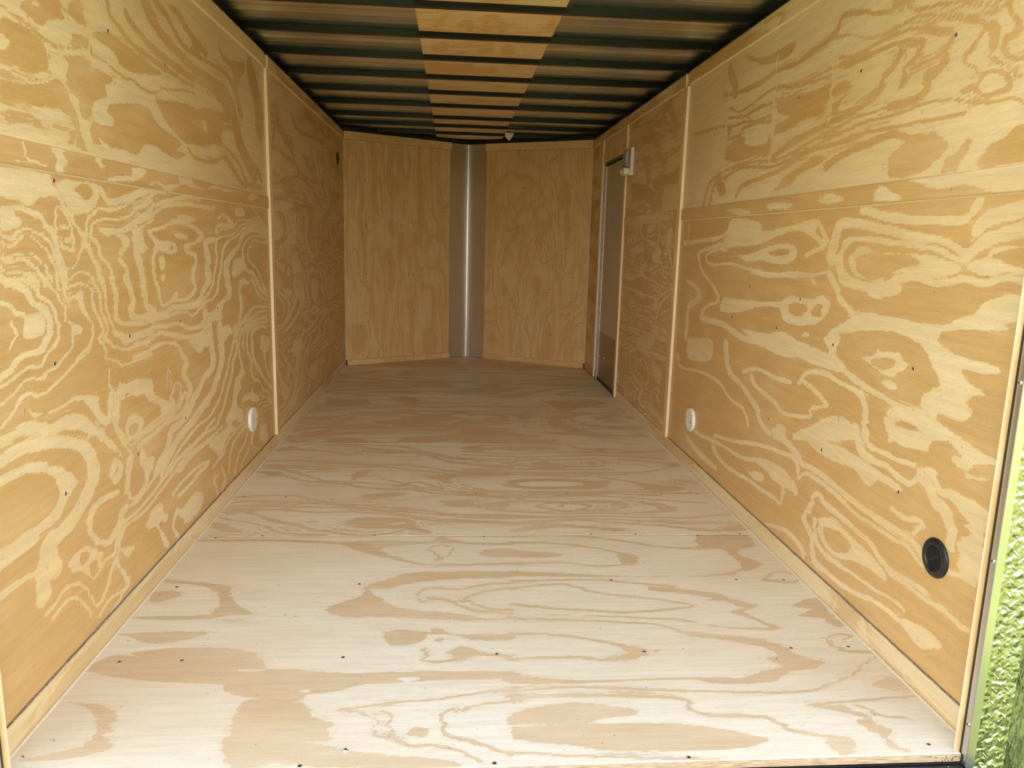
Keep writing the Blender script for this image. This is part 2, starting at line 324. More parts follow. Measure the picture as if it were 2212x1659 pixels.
D 3943 1721 9 4050 1763 5 4193 1760 11 4302 1722 10 4079 1711 6 3942 1715 7
D 2587 1571 16 2561 1519 13 2501 1468 10
D 4281 1544 7 4522 1542 8 4738 1523 10
D 3731 1566 3 4139 1605 4 4485 1588 5''',
'RU':'''d 1714 1789 1569 1735 1404 1714 1332 1721 1237 1708 1276 1680 1371 1677 1520 1704 1644 1746
D 1902 1663 9 1746 1646 9 1591 1639 9 1466 1641 10 1365 1651 9 1222 1640 8 1138 1649 9 1040 1657 9 951 1673 11 924 1706 9 839 1695 6 741 1665 5 652 1644 5
D 1852 1752 21 1788 1688 22 1763 1649 26
D 1819 1602 5 1713 1567 4 1606 1572 5 1494 1585 5 1378 1594 4 1254 1576 4 1142 1569 4 1041 1571 4 957 1575 4 876 1562 3 787 1562 4 705 1563 3 634 1557 3
D 917 1595 4 847 1579 5 738 1582 5 654 1587 5 574 1581 4 499 1566 4 438 1543 3 398 1530 4 398 1505 6 438 1492 5 483 1488 4 542 1484 5
D 976 1663 4 867 1640 3 728 1602 3 637 1601 4 554 1604 3 469 1587 3 389 1562 3 329 1540 3 282 1516 3 297 1499 5 321 1478 5 342 1461 4 303 1437 3 291 1422 3
D 913 1574 6 811 1564 6 698 1565 5 595 1559 5 530 1545 4 514 1526 8 534 1506 7 563 1495 7
D 597 1538 11 625 1512 11 669 1492 11 679 1472 12 710 1447 10 783 1433 8 863 1421 8 951 1413 9 1065 1402 9 1212 1384 10 1352 1355 11
d 586 1514 558 1473 561 1456 584 1443 578 1477
D 413 1476 14 431 1458 12 475 1450 14 470 1425 15 502 1411 11 564 1407 10 630 1408 10
D 631 1411 3 716 1406 3 826 1403 4 919 1391 4 1039 1377 4 1183 1352 4 1336 1343 4 1472 1356 4 1667 1359 5 1868 1347 6 2011 1308 10 2074 1228 14
D 298 1366 3 383 1384 3 462 1390 4 534 1385 4 626 1385 4 735 1386 4 838 1380 5 941 1369 5 1054 1351 5 1202 1335 6 1332 1322 5 1482 1336 5 1664 1347 6 1810 1324 7 1934 1309 12 1991 1218 18
D 313 1343 5 408 1345 5 490 1350 5 578 1352 5 662 1356 6 752 1357 6 848 1349 6 956 1349 7 1073 1345 7 1199 1320 8 1315 1301 8 1458 1291 8 1603 1280 10 1674 1245 14
D 422 1307 8 513 1315 8 595 1336 9 699 1327 10 791 1318 11 882 1303 12 942 1287 13
d 596 1278 531 1310 424 1314 362 1280 431 1237 476 1227 586 1228
d 1313 1235 1237 1279 1127 1299 1047 1319 930 1316 1021 1294 1123 1280 1184 1251
d 371 1222 366 1248 327 1263 283 1292 287 1265 312 1242 318 1220
d 252 1236 229 1258 172 1281 129 1295 114 1223 177 1223 230 1216
D 293 1390 4 252 1370 4 208 1371 5 180 1380 6 211 1406 4 253 1418 5 286 1400 7 291 1389 7
d 350 1400 306 1404 298 1387 332 1387
D 293 1362 4 230 1351 4 178 1351 4 137 1336 3
d 283 1519 251 1517 238 1496 243 1460 257 1463 273 1496
D 227 1550 5 198 1508 5 180 1481 8 211 1472 8 216 1453 6 186 1432 4 154 1420 4
D 255 1451 3 219 1425 3 185 1404 3 147 1385 3
d 655 1655 611 1633 600 1644 550 1643 659 1674
D 601 1647 4 546 1622 4 462 1608 4 395 1595 4 321 1571 3 249 1551 3
D 2278 1557 6 2105 1547 5 1929 1541 5 1767 1519 5 1655 1520 5 1519 1505 4 1384 1506 4
d 1357 1556 1235 1544 1113 1532 1022 1528 957 1529 949 1494 982 1474 1014 1444 1097 1457 1180 1446 1248 1441 1343 1434 1324 1462 1221 1476 1333 1503
D 1366 1597 4 1253 1571 4 1151 1561 4 1047 1555 4 961 1551 4
d 919 1522 841 1515 844 1491 894 1484 938 1483 944 1509
d 935 1470 907 1465 904 1448 931 1448
D 1845 1565 6 1741 1549 6 1614 1541 7 1501 1550 7 1367 1543 6
D 1825 1474 6 1692 1474 7 1650 1497 6 1516 1494 5 1380 1485 5
d 1835 1440 1754 1459 1659 1465 1502 1429 1381 1429 1369 1377 1463 1377 1625 1383 1824 1391
l 1614 1470 1468 1461 1392 1420 1499 1412 1620 1432
d 1915 1308 1823 1307 1795 1258 1866 1256
d 1837 1529 1784 1521 1794 1488 1822 1497
d 1344 1464 1317 1456 1324 1432 1339 1444
L 964 1647 4 953 1553 4 953 1490 4 951 1413 4
L 1376 1702 5 1368 1607 5 1379 1540 5 1370 1438 5 1367 1336 5
L 1847 1687 7 1840 1582 7 1853 1442 7 1844 1321 7
L 601 1647 3 604 1603 3
L 598 1446 3 585 1479 3 600 1517 2
d 2933 1781 2851 1778 2802 1735 2902 1740
d 2880 1819 2797 1800 2769 1760 2706 1729 2782 1731 2805 1750 2842 1782
d 3043 1708 2878 1721 2798 1719 2790 1682 2886 1670 2995 1690
d 3314 1677 3166 1658 3078 1669 2858 1635 2772 1608 2932 1602 3066 1618 3304 1636
D 2788 1677 8 2668 1644 7 2491 1639 8
D 2820 1645 8 2625 1619 8 2505 1626 9
D 2734 1774 32 2684 1716 29 2616 1657 27
D 3392 1581 3 3092 1538 2 2832 1522 3 2677 1526 3 2483 1533 3
D 3410 1547 7 3136 1532 7 2908 1498 6 2746 1492 7 2532 1519 9 2468 1541 11
D 3320 1492 7 3128 1497 6 2944 1469 5 2741 1471 6
d 3015 1399 2807 1415 2579 1416 2478 1436 2458 1348 2716 1361 2792 1351 2870 1334 2963 1368
d 2753 1353 2772 1265 2803 1224 2932 1234 2904 1299
d 3543 1425 3244 1381 3004 1354 2941 1273 3030 1272 3228 1310 3488 1311
D 3583 1240 5 3215 1257 5 2978 1242 5 2930 1223 7
D 3515 1423 5 3196 1383 5 3016 1404 6
d 3803 1791 3715 1791 3763 1747''',
'RS':'''l 1781 1191 1582 1189 1488 1169 1561 1160
l 1354 1190 1278 1197 1134 1186 1177 1173 1324 1174
l 966 1187 894 1205 839 1198 802 1183 888 1174
l 621 1212 547 1189 504 1168 641 1171
l 488 1213 365 1184 283 1189 233 1182 184 1167 95 1167 105 1216 394 1213''',
'RL':'''L 702 1153 12 587 1130 11 472 1119 11 370 1115 10 274 1112 10 242 1135 13 226 1154 14
L 856 1034 27 835 1071 27 816 1112 17 727 1115 13 611 1100 12 506 1087 12 424 1075 11
L 424 1075 9 337 1067 8 277 1050 8 249 1043 8 225 1054 9 199 1071 9 153 1084 8 89 1098 8
l 196 1130 99 1148 92 1114 162 1103 202 1087 230 1074 245 1098
L 850 1001 11 798 1026 13 777 1058 12 736 1071 8 644 1071 8 529 1063 7 433 1060 7 344 1046 7 284 1029 6 256 1026 7 223 1040 7 178 1064 7 133 1074 6 85 1080 6
L 794 1008 10 749 968 8 677 954 6 604 954 6 562 973 7
l 759 1013 713 1045 664 1050 598 1038 455 1036 378 1034 305 1021 253 1009 332 984 407 992 528 987 590 963 706 970 727 992
d 716 1019 637 1037 523 1031 468 1036 410 1011 488 1000 583 968 664 972 702 993
l 247 1009 219 1024 173 1041 166 1051 81 1058 69 1003 119 1007 164 995 215 1003
d 173 1038 80 1055 72 1015 132 1026
L 810 998 16 764 954 12 658 942 10 556 948 10 496 972 10 417 980 9 353 972 8 295 975 8 248 985 8 180 981 8 117 994 7 67 991 7
l 658 942 587 913 551 924 502 932 471 950 508 963 581 960
L 852 968 11 797 934 12 782 907 11 722 880 9 657 859 8 562 869 7
l 723 844 643 874 541 875 421 875 309 876 246 897 197 916 172 938 119 959 61 960 65 912 107 901 74 892 165 882 300 862 292 848 314 842 288 830 229 817 176 815 98 811 118 794 207 789 199 772 149 754 133 750 194 723 154 707 180 680 234 678 268 678 282 659 315 671 339 665 324 715 276 743 314 782 371 823 483 840 594 831 715 808 762 770 784 738 842 778 790 813
d 759 800 632 822 630 810 712 790
L 794 741 11 733 718 11 674 695 10 577 677 9 498 668 8 410 657 8 338 662 7 315 671 7
l 618 754 558 772 554 789 514 782 451 792 434 774 405 767 448 740 480 725 550 735
d 585 750 519 769 461 770 465 753 519 735
l 528 704 472 719 434 705 474 693
L 2326 1050 10 2086 1065 10 1835 1079 9 1691 1110 9 1539 1114 8 1433 1130 8
l 1729 1117 1701 1154 1531 1150 1404 1129 1383 1100 1285 1105 1390 1066 1592 1053 1771 1053
L 2074 1015 10 1867 1045 9 1609 1053 8 1418 1060 8 1283 1094 8 1157 1108 7 1031 1121 7 956 1125 7 894 1071 11 900 1052 9 959 1037 7 1010 1022 8
l 1158 1113 956 1125 970 1091 904 1071 900 1052 966 1071 1060 1097 1155 1098 1332 1066 1390 1066
L 1728 1027 6 1824 1032 6 1963 1010 8 1978 982 10 1869 964 6 1698 976 6 1573 968 6 1458 960 5 1252 951 5 1101 963 5 997 962 5 937 935 6
L 1456 954 6 1305 943 6 1099 952 5 943 964 5 864 977 5
l 1617 1010 1471 1019 1382 1032 1301 1049 1170 1056 1095 1046 1078 1020 1132 993 1260 989 1375 997 1496 988
d 1310 1027 1192 1040 1140 1030 1188 1018 1280 1016
L 2094 1001 16 2034 938 12 1938 900 9 1803 846 11 1795 813 9 1933 781 8 1990 740 18 1962 714 7 1794 718 6
l 1723 838 1512 842 1343 849 1167 863 1110 889 1038 888 948 885 879 905 823 876 855 839 911 814 974 802 1089 795 1155 809 1175 840 1339 832 1551 789 1767 775
d 1109 857 1057 869 976 863 972 843 1025 828 1097 831
d 946 850 903 874 867 872 878 852 875 837 926 835
L 1963 721 13 1718 726 13 1480 697 12 1310 701 11 1143 690 10 1022 703 9
l 1504 731 1262 742 1133 763 1008 747 940 745 823 737 791 727 692 697 737 694 884 688 997 696 1143 690 1339 697
l 989 765 960 788 934 771
L 2235 877 10 2108 855 11 2030 816 19 2184 760 17 2191 683 27 2203 620 27
l 2174 608 1840 651 1805 586 1839 553 1964 526 2154 519
L 2308 503 17 2244 458 8 1955 484 7 1742 486 7 1641 464 9 1543 438 8 1422 432 9 1363 383 12
L 1662 647 24 1632 592 23 1584 541 15 1458 519 12 1370 487 13 1288 462 15 1249 417 14 1160 399 11
L 979 615 9 911 664 7 799 673 7 703 662 7 631 658 8 575 629 10 575 590 11 548 540 11
L 1453 570 9 1319 605 8 1176 601 8 1036 605 8
L 948 626 8 868 611 8 791 587 9 799 576 6 877 553 7 893 524 7 1074 493 7 1131 514 9 1304 536 10 1372 566 13
l 937 472 817 517 756 561 683 569 637 561 579 532 985 424
l 1130 385 1116 444 1040 451 1055 405
l 481 625 431 661 363 656 313 663 277 661 250 645 197 633 325 599 328 613 435 611 434 570 461 563 454 598
l 487 616 442 644 387 648 338 663 300 660 251 653 182 638 108 629 69 624 71 613 132 598 143 577 185 575 210 589 200 596 174 600 223 623 257 622 288 598 296 580 339 572 397 564 450 579 476 598
d 436 616 383 629 323 620 367 613 434 608
l 178 566 137 572 83 578 91 572 145 562
L 606 656 12 573 618 13 570 566 13 538 530 9 468 527 7 396 527 7 331 534 6
L 619 558 16 574 506 14 515 492 10 455 497 9 395 486 9 340 483 8 309 521 8 263 536 9 233 507 10 203 502 9
L 307 514 14 268 503 16 251 478 16 201 465 15 172 430 17 170 397 16
l 173 519 85 515 68 506 72 456 71 399 108 383 144 401 134 431 106 449 139 458 121 469 173 490 211 514
L 1136 413 12 1031 406 13 929 380 14 903 367 11 817 372 10 714 365 10 620 358 10 533 351 9 439 351 9 367 353 8 306 353 9 244 327 10
L 405 398 8 348 394 7 298 409 7 278 401 9 304 374 7
l 758 430 853 439 913 464 847 512 755 554 634 550 655 521 705 499 769 482 692 483 577 483 496 476 391 466 380 449 475 452 515 417 603 443 673 436
L 1710 252 9 1475 287 8 1319 323 8 1123 353 8 973 368 8 933 342 13 915 315 7 866 347 7 770 347 8 652 337 8 561 323 7 480 326 6 390 327 6 321 330 6 266 313 6 212 321 5 132 342 5 80 344 5
L 1961 202 10 1724 221 9 1571 235 9 1398 244 8 1247 276 7 1111 299 7 1032 295 8 956 286 10 927 263 12
l 1382 249 1222 295 1112 304 1009 307 927 263 998 255 1100 250 1216 267
l 1325 209 1211 245 1178 225 1245 197
L 1718 194 14 1613 168 11 1466 166 9 1319 180 8 1198 183 8 1088 191 8 1022 191 7 1019 237 14
L 857 202 11 814 260 12 811 292 10 773 310 9 738 292 10 642 288 9 552 280 8 469 273 9 418 250 9 358 242 7 278 250 7 228 250 7
L 856 197 13 794 163 14 770 100 14 707 97 9 620 97 8 524 109 7 409 134 7 322 135 7
l 757 235 694 268 637 266 564 256 479 246 405 225 393 204 455 206 542 195 616 167 692 165 757 188
d 734 223 641 240 576 232 580 207 637 178 705 184
L 785 224 10 774 171 10 707 143 7 612 149 6 525 156 5 445 161 5 358 173 5 302 171 5
L 377 233 6 302 238 6 231 236 6 167 244 6 110 239 6 68 240 5
l 336 136 236 168 175 169 149 157 224 114 278 124
L 1118 79 7 992 111 7 919 113 9 859 104 10 832 84 12
L 2069 144 16 1873 121 14 1661 119 12
l 105 420 67 429 67 358 101 349 147 365
L 3587 834 8 3415 835 8 3142 869 9 3121 906 25
l 3425 1014 3210 1031 3088 1011 3230 988 3387 992
l 2918 987 2818 1002 2776 1034 2744 1003 2784 963 2887 967
L 3008 910 3 2901 913 4 2778 937 4 2707 946 6 2644 879 6 2574 876 3
L 3558 859 4 3363 889 4 3150 905 4 3081 858 5 2912 846 3 2781 839 4 2721 797 10 2736 757 8 2802 712 3 2935 715 3
L 3432 766 6 3238 763 6 3056 754 6 2890 752 5 2787 760 12 2799 699 20
L 2738 658 13 2722 693 10 2660 744 7 2572 769 5 2510 793 5
L 3328 608 16 3346 682 9 3221 692 4 3007 667 4 2870 666 4 2785 640 3 2691 670 4 2493 720 4
L 3335 501 14 3325 593 11 3236 624 3 3055 627 3 2886 623 4 2751 604 3 2659 634 3 2505 675 3
L 3248 542 13 3231 603 5 3081 610 3 2910 607 4 2771 582 7 2816 550 3 3034 537 3 3215 538 4
l 3193 577 3077 597 3042 572 3127 555
l 2798 585 2702 610 2716 562 2790 553
L 3170 477 5 2946 527 4 2764 549 4 2638 545 4 2521 548 4
l 3200 473 2914 510 2761 536 2823 467 2983 444 3104 456
L 3336 364 9 3186 416 7 2953 434 7 2689 446 6 2522 452 6
L 3154 279 9 3080 358 5 2969 382 4 2876 348 9 2833 279 9 2936 245 4 3032 279 5 3139 282 4
L 3329 334 12 3248 271 9 3112 235 6 2958 213 13 3027 133 15 2933 110 5 2798 132 3
l 2784 411 2652 392 2574 372 2606 301 2682 307 2768 346
L 2764 216 5 2697 263 3 2599 269 8 2637 222 10 2561 211 5
L 2761 203 11 2722 149 7 2590 125 5 2488 103 5
l 2891 172 2812 189 2848 167
L 3532 158 4 3331 202 4 3132 186 9 3141 94 13
L 3490 133 7 3380 123 15 3403 70 17
L 3538 334 4 3401 354 5 3428 319 11
L 2627 599 3 2531 591 4 2605 607 4
L 3613 492 4 3408 523 4
L 3572 624 4 3429 613 6 3387 579 11
L 3549 967 4 3416 977 3 3347 956 14 3431 902 4 3538 921 5
L 2590 1042 10 2524 951 9 2474 923 7
L 3191 1157 22 3205 1110 14 3074 1068 6 2847 1052 5
L 2809 1160 9 2781 1127 12 2805 1052 12 2813 998 12
l 3092 1143 2913 1151 2887 1134 2991 1108 3063 1120
L 3505 1150 6 3411 1105 5 3245 1068 4 3040 1023 4
l 2640 1115 2569 1135 2525 1104 2569 1053 2637 1022
l 3444 1012 3289 1038 3110 1016 3202 991 3411 988
l 2693 1010 2594 1001 2629 985
l 2919 990 2754 1010 2764 967 2891 964
L 2279 1139 8 2255 1102 9 2276 1054 5 2327 1064 3''',
'F1':'''D -993 1189 10 -876 1187 10 -719 1185 10 -525 1162 10
d -525 1162 -369 1181 -191 1168 -168 1221 -118 1188 -29 1156 94 1154 93 1133 -78 1146 -158 1157 -316 1129 -360 1090 -262 1012 -170 974 82 988 81 973 -155 965 -261 994 -388 1061 -448 1111
D -197 1097 5 -158 1137 7 -110 1106 3 -133 1048 4 -163 1011 6 -164 1058 3 -197 1097 5
d -24 1065 1 1094 91 1103 85 1035 14 1036
d -377 827 -298 882 -206 922 76 917 73 874 -81 869 -224 847 -299 809 -368 803 -328 749 -283 690 -183 660 -117 651 -33 615 53 606 -85 603 -213 620 -342 630 -419 632 -478 681 -432 722 -384 765
D -220 761 4 -201 799 6 -152 806 6 -96 797 6 -11 827 6 70 833 6
D -219 732 4 -198 717 5 -178 738 3 -192 746 5
D -171 731 7 -137 730 7 -97 693 6 -44 656 7 55 640 7
D -83 729 5 -27 772 6 68 804 6
D -83 729 5 -17 676 5 57 659 6
d -303 546 -242 557 -179 542 -161 567 -117 534 -79 527 47 524 44 493 -68 497 -98 516 -178 530 -201 483 -266 473 -293 509
D -188 460 4 -175 426 4 -186 404 5 -145 392 6 -99 407 6 -51 427 7 38 408 7
d -128 435 -86 468 -39 432 -93 407
d -159 511 -135 505 -141 487 -156 493
d -805 836 -874 861 -996 880 -977 863 -844 829 -790 760 -775 689 -790 655 -914 652 -996 641 -905 628 -782 629 -727 654 -670 652 -715 701 -746 744 -772 789 -776 827
d -998 794 -944 808 -907 777 -923 749 -970 735
d -768 624 -682 626 -716 614
d -996 554 -881 562 -785 560 -767 541 -828 513 -894 504 -955 541
d -992 379 -963 450 -880 437 -923 460 -828 479 -712 476 -613 450 -570 365 -650 377 -482 367 -368 348 -201 352 33 344 31 314 -144 310 -253 304 -329 298 -395 272 -441 264 -481 230 -532 249 -620 271 -652 309 -741 321 -851 335 -923 357
l -249 319 -206 332 -188 322 -215 308
l -475 275 -445 283 -442 269
d -590 217 -574 251 -483 239 -443 220 -422 185 -371 150 -381 119 -372 96 -440 98 -389 82 -301 56 -233 43 -139 28 -92 0 -322 9 -462 28 -550 19 -586 82 -587 135
d -981 257 -931 246 -892 236 -843 201 -848 169 -833 145 -846 130 -817 106 -828 78 -877 59 -982 56 -929 75 -871 94 -865 130 -883 194 -938 238
D -359 204 4 -309 215 4 -247 226 4 -142 235 4 -45 259 5 27 261 5
D -347 195 3 -295 180 3 -272 154 2 -290 131 2 -268 107 3 -228 98 3
D -276 196 4 -244 178 3 -250 130 3 -207 74 4 -149 72 4 -101 55 4 -54 17 4
D -110 199 5 -141 174 4 -131 133 4 -120 101 5 -62 76 5 9 36 5
D -95 190 4 -47 210 4 23 220 4
d -210 120 -191 135 -165 126 -170 103 -199 104
D 99 1218 8 268 1227 8 415 1192 8 509 1159 8 598 1116 7 741 1094 7 831 1113 7
D 94 1154 7 217 1152 7 374 1109 7 411 1088 7 447 1068 7 497 1038 5 499 981 3 448 963 6 369 956 6 235 985 6 81 979 6
d 445 1058 503 1028 497 972 448 963
d 90 1093 183 1072 246 1061 263 1045 202 1029 85 1035
d 789 1244 965 1242 957 1111 882 1092 880 1022 926 973 891 928 808 894 707 870 74 883 77 925 371 885 594 872 751 886 848 938 844 1013 824 1092 748 1114
D 71 849 6 254 854 6 378 846 6 476 824 6 572 798 6
D 68 801 6 199 822 6 255 813 6 319 764 6 413 739 6 506 714 6 592 676 5 531 656 5 403 638 6 258 655 6 159 672 6 60 696 6
d 487 808 570 790 623 773 702 748 713 717 783 678 782 656 739 636 764 580 808 540 760 522 674 537 600 552 564 586 482 602 318 619 55 640 317 613 511 587 591 565 632 551 748 541 767 554 714 609 697 637 740 657 697 695 644 704 665 726 561 759 493 776
D 53 610 5 248 594 5 376 578 5 464 562 5 507 529 5 566 509 5 636 488 5 718 467 4
d 505 523 638 494 720 473 772 430 785 390 839 360 794 330 730 321 677 282 591 270 507 278 478 294 368 293 197 289 29 290 31 324 198 299 370 303 487 304 600 295 659 324 721 343 695 381 733 397 696 444
D 47 524 6 140 521 6 232 500 6 290 474 6 335 455 6 381 436 6 385 419 3 346 393 5 273 389 5 186 403 6 37 402 5
d 313 468 387 436 383 408 320 388 274 395 340 421
d 406 428 423 435 430 427 416 418
D 26 257 5 138 272 5 249 268 5 358 254 5 468 246 5 578 237 5 690 233 5 751 240 4 839 277 4 913 326 3 980 378 3 992 400 7 923 414 7 896 462 7
D 902 474 3 941 498 4 980 484 4 944 467 3
D 24 229 6 134 239 6 297 233 6 404 220 6 432 201 5 433 170 6 470 151 6 574 143 6 613 120 6 623 95 6 681 73 6 737 59 6 740 36 5
d 20 177 129 207 193 205 286 184 301 158 226 152 170 129 18 143
d 16 127 170 129 377 125 474 101 564 66 534 44 449 33 252 37 181 47 129 64 13 88
D 10 43 3 153 27 3 295 14 3 438 1 3
D 712 182 4 782 188 4 878 198 4 999 208 4
d 712 182 777 179 803 165 839 129 825 104 858 86 829 56 853 9 822 25 823 64 799 97 787 114 817 130 766 157
D 830 173 4 865 136 4 914 126 4
d 910 254 950 283 985 282 991 232 945 234
D 879 841 4 950 900 7 1012 864 6 962 822 7 879 841 8
d 952 704 1006 710 980 630 1000 547 957 542 946 589 884 604 939 645 889 661
d 692 53 747 59 733 14 700 8''',
'F2':'''D -998 2145 10 -883 2158 10 -776 2147 9 -632 2112 9 -490 2089 10 -351 2090 9 -209 2044 9 -71 1975 9 143 1965 9
D -976 2084 8 -831 2074 8 -693 2063 8 -556 2064 8 -417 2054 8 -277 2008 8 -71 1941 8 141 1931 8
d -563 1905 -541 1994 -481 2006 -506 1927 -544 1862
D -965 2037 9 -889 2026 8 -811 1970 6 -718 1893 6 -659 1851 8 -528 1831 8 -429 1810 8 -331 1790 8 -269 1842 8 -170 1760 7 -74 1701 8 124 1701 8
D -991 1980 11 -910 1969 9 -830 1904 7 -755 1851 9 -656 1830 10 -556 1800 9 -487 1759 9 -391 1740 10 -296 1740 9 -200 1691 9 -74 1662 9 121 1653 10
d -994 1991 -945 1980 -867 1925 -919 1925
D -423 1884 6 -333 1821 6 -233 1750 6 -137 1701 6 119 1634 6
d -259 1918 -173 1940 -71 1941 -3 1930 -105 1908 -138 1864 -105 1822 -151 1822 -192 1885
d -498 1644 -448 1681 -325 1697 -299 1681 -334 1644 -441 1622
D -982 1635 9 -892 1653 8 -748 1653 8 -614 1571 7 -492 1545 7 -372 1518 7 -283 1501 7 -194 1467 7 -77 1433 7 104 1415 7
D -983 1573 7 -912 1590 7 -792 1581 7 -671 1563 7 -550 1536 7 -429 1501 6 -310 1467 6 -193 1442 6 -77 1408 6 102 1391 6
D -976 1529 6 -887 1538 6 -781 1529 6 -635 1519 6 -487 1502 6 -368 1467 5 -249 1418 5 -135 1385 5 99 1351 5
D -972 1454 3 -976 1487 8 -888 1495 8 -802 1495 7 -713 1478 7 -625 1461 7 -512 1468 7 -424 1451 7 -307 1426 7 -237 1386 7 -134 1361 7 98 1344 7
D -964 1446 8 -909 1470 8 -836 1422 6 -795 1390 6 -746 1366 6 -686 1343 6 -621 1283 6 -565 1268 7 -454 1231 7 -375 1237 7 -297 1265 7
d -832 1406 -780 1397 -710 1351 -673 1328 -705 1328 -777 1359
d -663 1361 -638 1376 -603 1363 -633 1351
D -994 1415 5 -911 1375 5 -851 1352 5 -788 1314 4 -722 1255 4 -666 1240 5 -560 1232 6
d -999 1361 -959 1353 -876 1285 -860 1264 -927 1279 -978 1308
d -510 1334 -475 1403 -363 1410 -276 1386 -246 1339 -255 1309 -210 1271 -187 1242 -242 1257 -298 1294 -407 1288 -474 1303
l -368 1340 -302 1355 -307 1339 -356 1334
d -167 1597 -106 1588 -44 1597 -39 1561 -40 1534 -106 1526 -142 1552
d -16 1534 46 1570 114 1560 112 1534 32 1520
D -972 2340 17 -887 2355 16 -773 2330 15 -674 2304 14 -617 2265 16 -551 2320 16 -438 2294 16 -328 2310 16 -252 2270 13 -177 2192 12 -69 2118 14 151 2071 14
D -870 2455 10 -757 2458 10 -601 2431 9 -440 2322 9 -292 2324 9 -141 2219 9 159 2184 9
D -605 2460 10 -372 2407 9 -216 2298 8 -68 2194 8 157 2145 9
d -985 2368 -913 2411 -887 2355 -952 2313
D -535 2376 9 -405 2350 9 -290 2297 8 -260 2270 3 -288 2243 7
d -81 2383 -19 2428 72 2386 178 2446 175 2402 9 2329
D -970 2084 7 -824 2038 8 -686 2016 8
d -721 2028 -662 2040 -652 2017 -697 2005
D -63 2328 10 87 2302 10 237 2291 10 470 2322 10 625 2325 10 776 2307 10 942 2344 9
D -64 2273 9 84 2248 9 307 2238 9 538 2268 9 688 2257 10 835 2232 10 935 2207 10
D -32 2384 8 32 2443 11 174 2461 12 381 2474 12 489 2452 12 543 2394 12 711 2368 12 859 2328 12
d 107 2387 250 2433 374 2420 441 2392 320 2356 165 2345
d 596 2338 641 2411 675 2382 658 2339
D 135 2120 7 212 2172 8 316 2186 9 449 2187 9 564 2202 9 611 2176 6 611 2100 4 548 2075 8 432 2074 9 289 2072 9 183 2096 8 135 2120 8
d 258 2121 328 2160 369 2135 407 2098 319 2085
D 535 2124 5 562 2150 8 572 2125 2 546 2105 5
D -67 1998 8 140 1988 8 347 1967 8 559 1980 8 775 1993 8 944 2079 7
D 719 2191 11 819 2166 11 921 2129 11 985 2117 11
d 899 2103 962 2142 992 2117 929 2079
D -68 1957 8 137 1949 8 342 1932 8 553 1945 8 696 1957 8
D -67 2033 8 143 2035 8 426 2030 8 640 2027 8
D 130 1844 14 212 1865 15 308 1877 15 403 1877 16 479 1845 15 574 1845 15
d 94 1801 150 1844 213 1876 403 1877 506 1845 564 1792 461 1741 317 1741 188 1750
l 147 1812 230 1848 398 1845 460 1813 388 1777 211 1781
D 546 1911 10 641 1867 10 702 1835 10 790 1782 10 901 1745 5 799 1717 8 739 1717 9
d 702 1835 765 1814 818 1762 901 1745 797 1711 712 1741
D -70 1801 6 -6 1740 7 88 1711 8 247 1697 8 442 1705 8 638 1705 8 830 1685 8 990 1691 8
D -70 1750 6 24 1701 7 181 1672 7 373 1677 7 567 1681 7 758 1662 7
D -71 1710 6 54 1662 7 241 1643 7 433 1652 7 621 1633 7 771 1595 7 922 1567 7
D -71 1681 6 52 1634 6 177 1624 7
d -19 1534 37 1570 111 1578 71 1534 16 1517
D 74 1578 8 173 1587 8 272 1587 8 395 1578 8 483 1577 8 576 1572 8 583 1523 4 515 1488 7 404 1480 8
D 229 1533 6 282 1569 8 355 1560 8 437 1532 4 366 1472 7 295 1481 8 229 1533 7
d 309 1533 328 1542 343 1519 318 1515
D 532 1541 4 560 1559 6 561 1532 3 535 1529 5 532 1541 3
d 602 1605 671 1577 740 1549 770 1522 798 1513 760 1487 788 1478 719 1453 630 1462 710 1487 697 1532
D 22 1517 7 68 1482 7 162 1465 8 279 1447 8 398 1446 8 518 1446 8 640 1453 7 722 1461 7
D -74 1433 7 100 1423 7 275 1414 7 452 1413 7 568 1404 7 745 1394 7 870 1410 7 1001 1434 7
D -75 1408 6 98 1399 6 272 1395 6 446 1384 7 618 1363 7 787 1338 6 997 1344 6
D -75 1356 7 95 1348 7 210 1363 7 327 1373 7 442 1361 7 553 1335 7 664 1315 7 771 1284 7 878 1260 7
d 99 1261 176 1305 264 1335 331 1322 431 1302 484 1287 563 1256 480 1264 350 1295 261 1307 202 1289
d 766 1269 882 1271 997 1328 997 1266 933 1252
d 875 1891 939 1869 980 1825 904 1847''',
